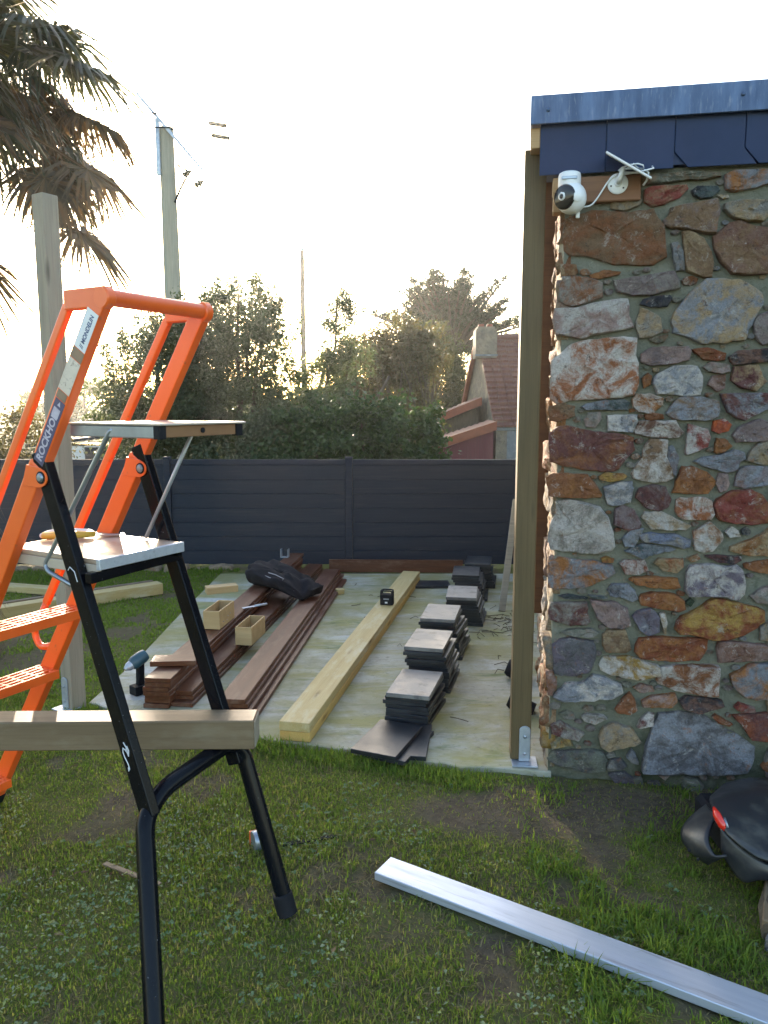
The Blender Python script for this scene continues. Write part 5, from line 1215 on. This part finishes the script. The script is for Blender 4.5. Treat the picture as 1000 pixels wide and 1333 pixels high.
grass(400000, -3.3, 2.5, 1.1, 4.4, .012, .038, .0019, 'short_grass', L_g, label='short mossy lawn grass around the ladder')
grass(75000, -6.4, -1.5, 4.2, 8.0, .02, .055, .0030, 'short_grass', L_gd, label='green lawn left of the slab up to the fence')
grass(26000, .55, 1.75, 1.5, 3.3, .03, .085, .0022, 'long_grass', L_gd, label='longer fresh grass between the metal bar and the stone wall', clump=lambda x, y: vnoise(x*4+3,y*4+1,3) > .47, lean=.7)
grass(60000, -1.9, .9, 3.1, 4.5, .02, .065, .0022, 'long_grass', L_gd, label='grass tufts creeping over the front edge of the slab', clump=lambda x, y: np.abs(x*.38+y-3.50+.05*(vnoise(x*3,y*0+5,2)-.5)) < .10)
grass(60000, -2.2, 2.0, 1.3, 3.9, .008, .026, .0018, 'dry_grass', L_gs, label='dry straw-coloured bits among the lawn', lean=1.6, soilk=.15)
# clover leaves
n = 2600; x = gr.uniform(-1.6,1.2,n); y = gr.uniform(1.4,3.3,n); k_ = on_lawn(x,y) & (vnoise(x*3+70,y*3+20,2) > .53) & (soilmask(x,y) < .3); x, y = x[k_], y[k_]; m = len(x)
z = groundz(x,y)+gr.uniform(.008,.022,m); az = gr.uniform(0,6.28,m); vv = []; P = np.stack([x,y,z],1)
for q in range(3):
    a = az+q*2.094; c = P+np.stack([np.cos(a),np.sin(a),np.zeros(m)],1)*.006; u = np.stack([np.cos(a),np.sin(a),gr.normal(0,.3,m)],1)*.006; w = np.stack([-np.sin(a),np.cos(a),gr.normal(0,.3,m)],1)*.0055
    vv.append(np.stack([c-u,c+w,c+u,c-w],1))
v = np.stack(vv,1).reshape(-1,3); i = np.arange(m*3)*4; t = np.stack([np.stack([i,i+1,i+2],1),np.stack([i,i+2,i+3],1)],1).reshape(-1,3)
# broad weeds and fallen leaves
def litter(name, n, size, mat, label, cat, zr, box_, flat=.35, asp=.5):
    x = gr.uniform(box_[0],box_[1],n); y = gr.uniform(box_[2],box_[3],n); k_ = on_lawn(x,y) & (vnoise(x*2.5+13,y*2.5+60,2) > .42) & (soilmask(x,y) < .3); x, y = x[k_], y[k_]; m = len(x)
    P = np.stack([x,y,groundz(x,y)+gr.uniform(*zr,m)],1); a = gr.normal(size=(m,3)); a[:,2] *= flat; a /= np.linalg.norm(a,axis=1,keepdims=True)
    b = np.cross(a, np.array([0,0,1.])+gr.normal(0,.4,(m,3))); b /= np.linalg.norm(b,axis=1,keepdims=True); s_ = size*gr.uniform(.5,1.4,(m,1)); up_ = np.array([0,0,1.])*s_*.12
    v = np.stack([P-a*s_*.5,P-a*s_*.1+b*s_*asp*.5+up_,P+a*s_*.5,P-a*s_*.1-b*s_*asp*.5+up_],1).reshape(-1,3); i = np.arange(m)*4
    t = np.stack([np.stack([i,i+1,i+2],1),np.stack([i,i+2,i+3],1)],1).reshape(-1,3)
    return tag(tri_mesh(name, v, t, mat), label, cat, kind='stuff')
litter('broad_weeds', 9000, .014, leafmat('weed_leaves', [(.16,.21,.10),(.22,.26,.15),(.28,.31,.21)], .4, .7, spec=.15), 'broad pale weed leaves scattered through the lawn', 'weeds', (.012,.032), (-1.7,.6,1.3,3.2), .45, .55)
litter('fallen_leaves', 700, .030, leafmat('dead_leaves', [(.16,.10,.05),(.10,.06,.035),(.22,.16,.09)], .2, .8, spec=.15), 'dry brown leaf scraps lying on the lawn', 'leaf litter', (.006,.02), (-2,1.7,1.3,4.0), .25, .4)
tag(tri_mesh('clover', v, t, leafmat('clover_leaves', [(.10,.16,.07),(.14,.20,.10),(.17,.22,.13)], .3, .75, spec=.15)), 'small grey-green clover leaves among the lawn', 'clover', kind='stuff')

# ------------------------------------------------------------------ thin haze volume, added partly to imitate lens glare near the sun
hz = MB().box(-95,95,-30,120,-3.2,11.5)
hm = bpy.data.materials.new('haze_and_glare'); hm.use_nodes = True; hn = hm.node_tree
hn.nodes.remove(hn.nodes['Principled BSDF'])
pv = hn.nodes.new('ShaderNodeVolumePrincipled'); pv.inputs['Color'].default_value = (.92,.94,.96,1); pv.inputs['Density'].default_value = .0006; pv.inputs['Anisotropy'].default_value = .8
hn.links.new(pv.outputs[0], hn.nodes['Material Output'].inputs['Volume'])
tag(hz.build('haze', hm), kind='stuff')
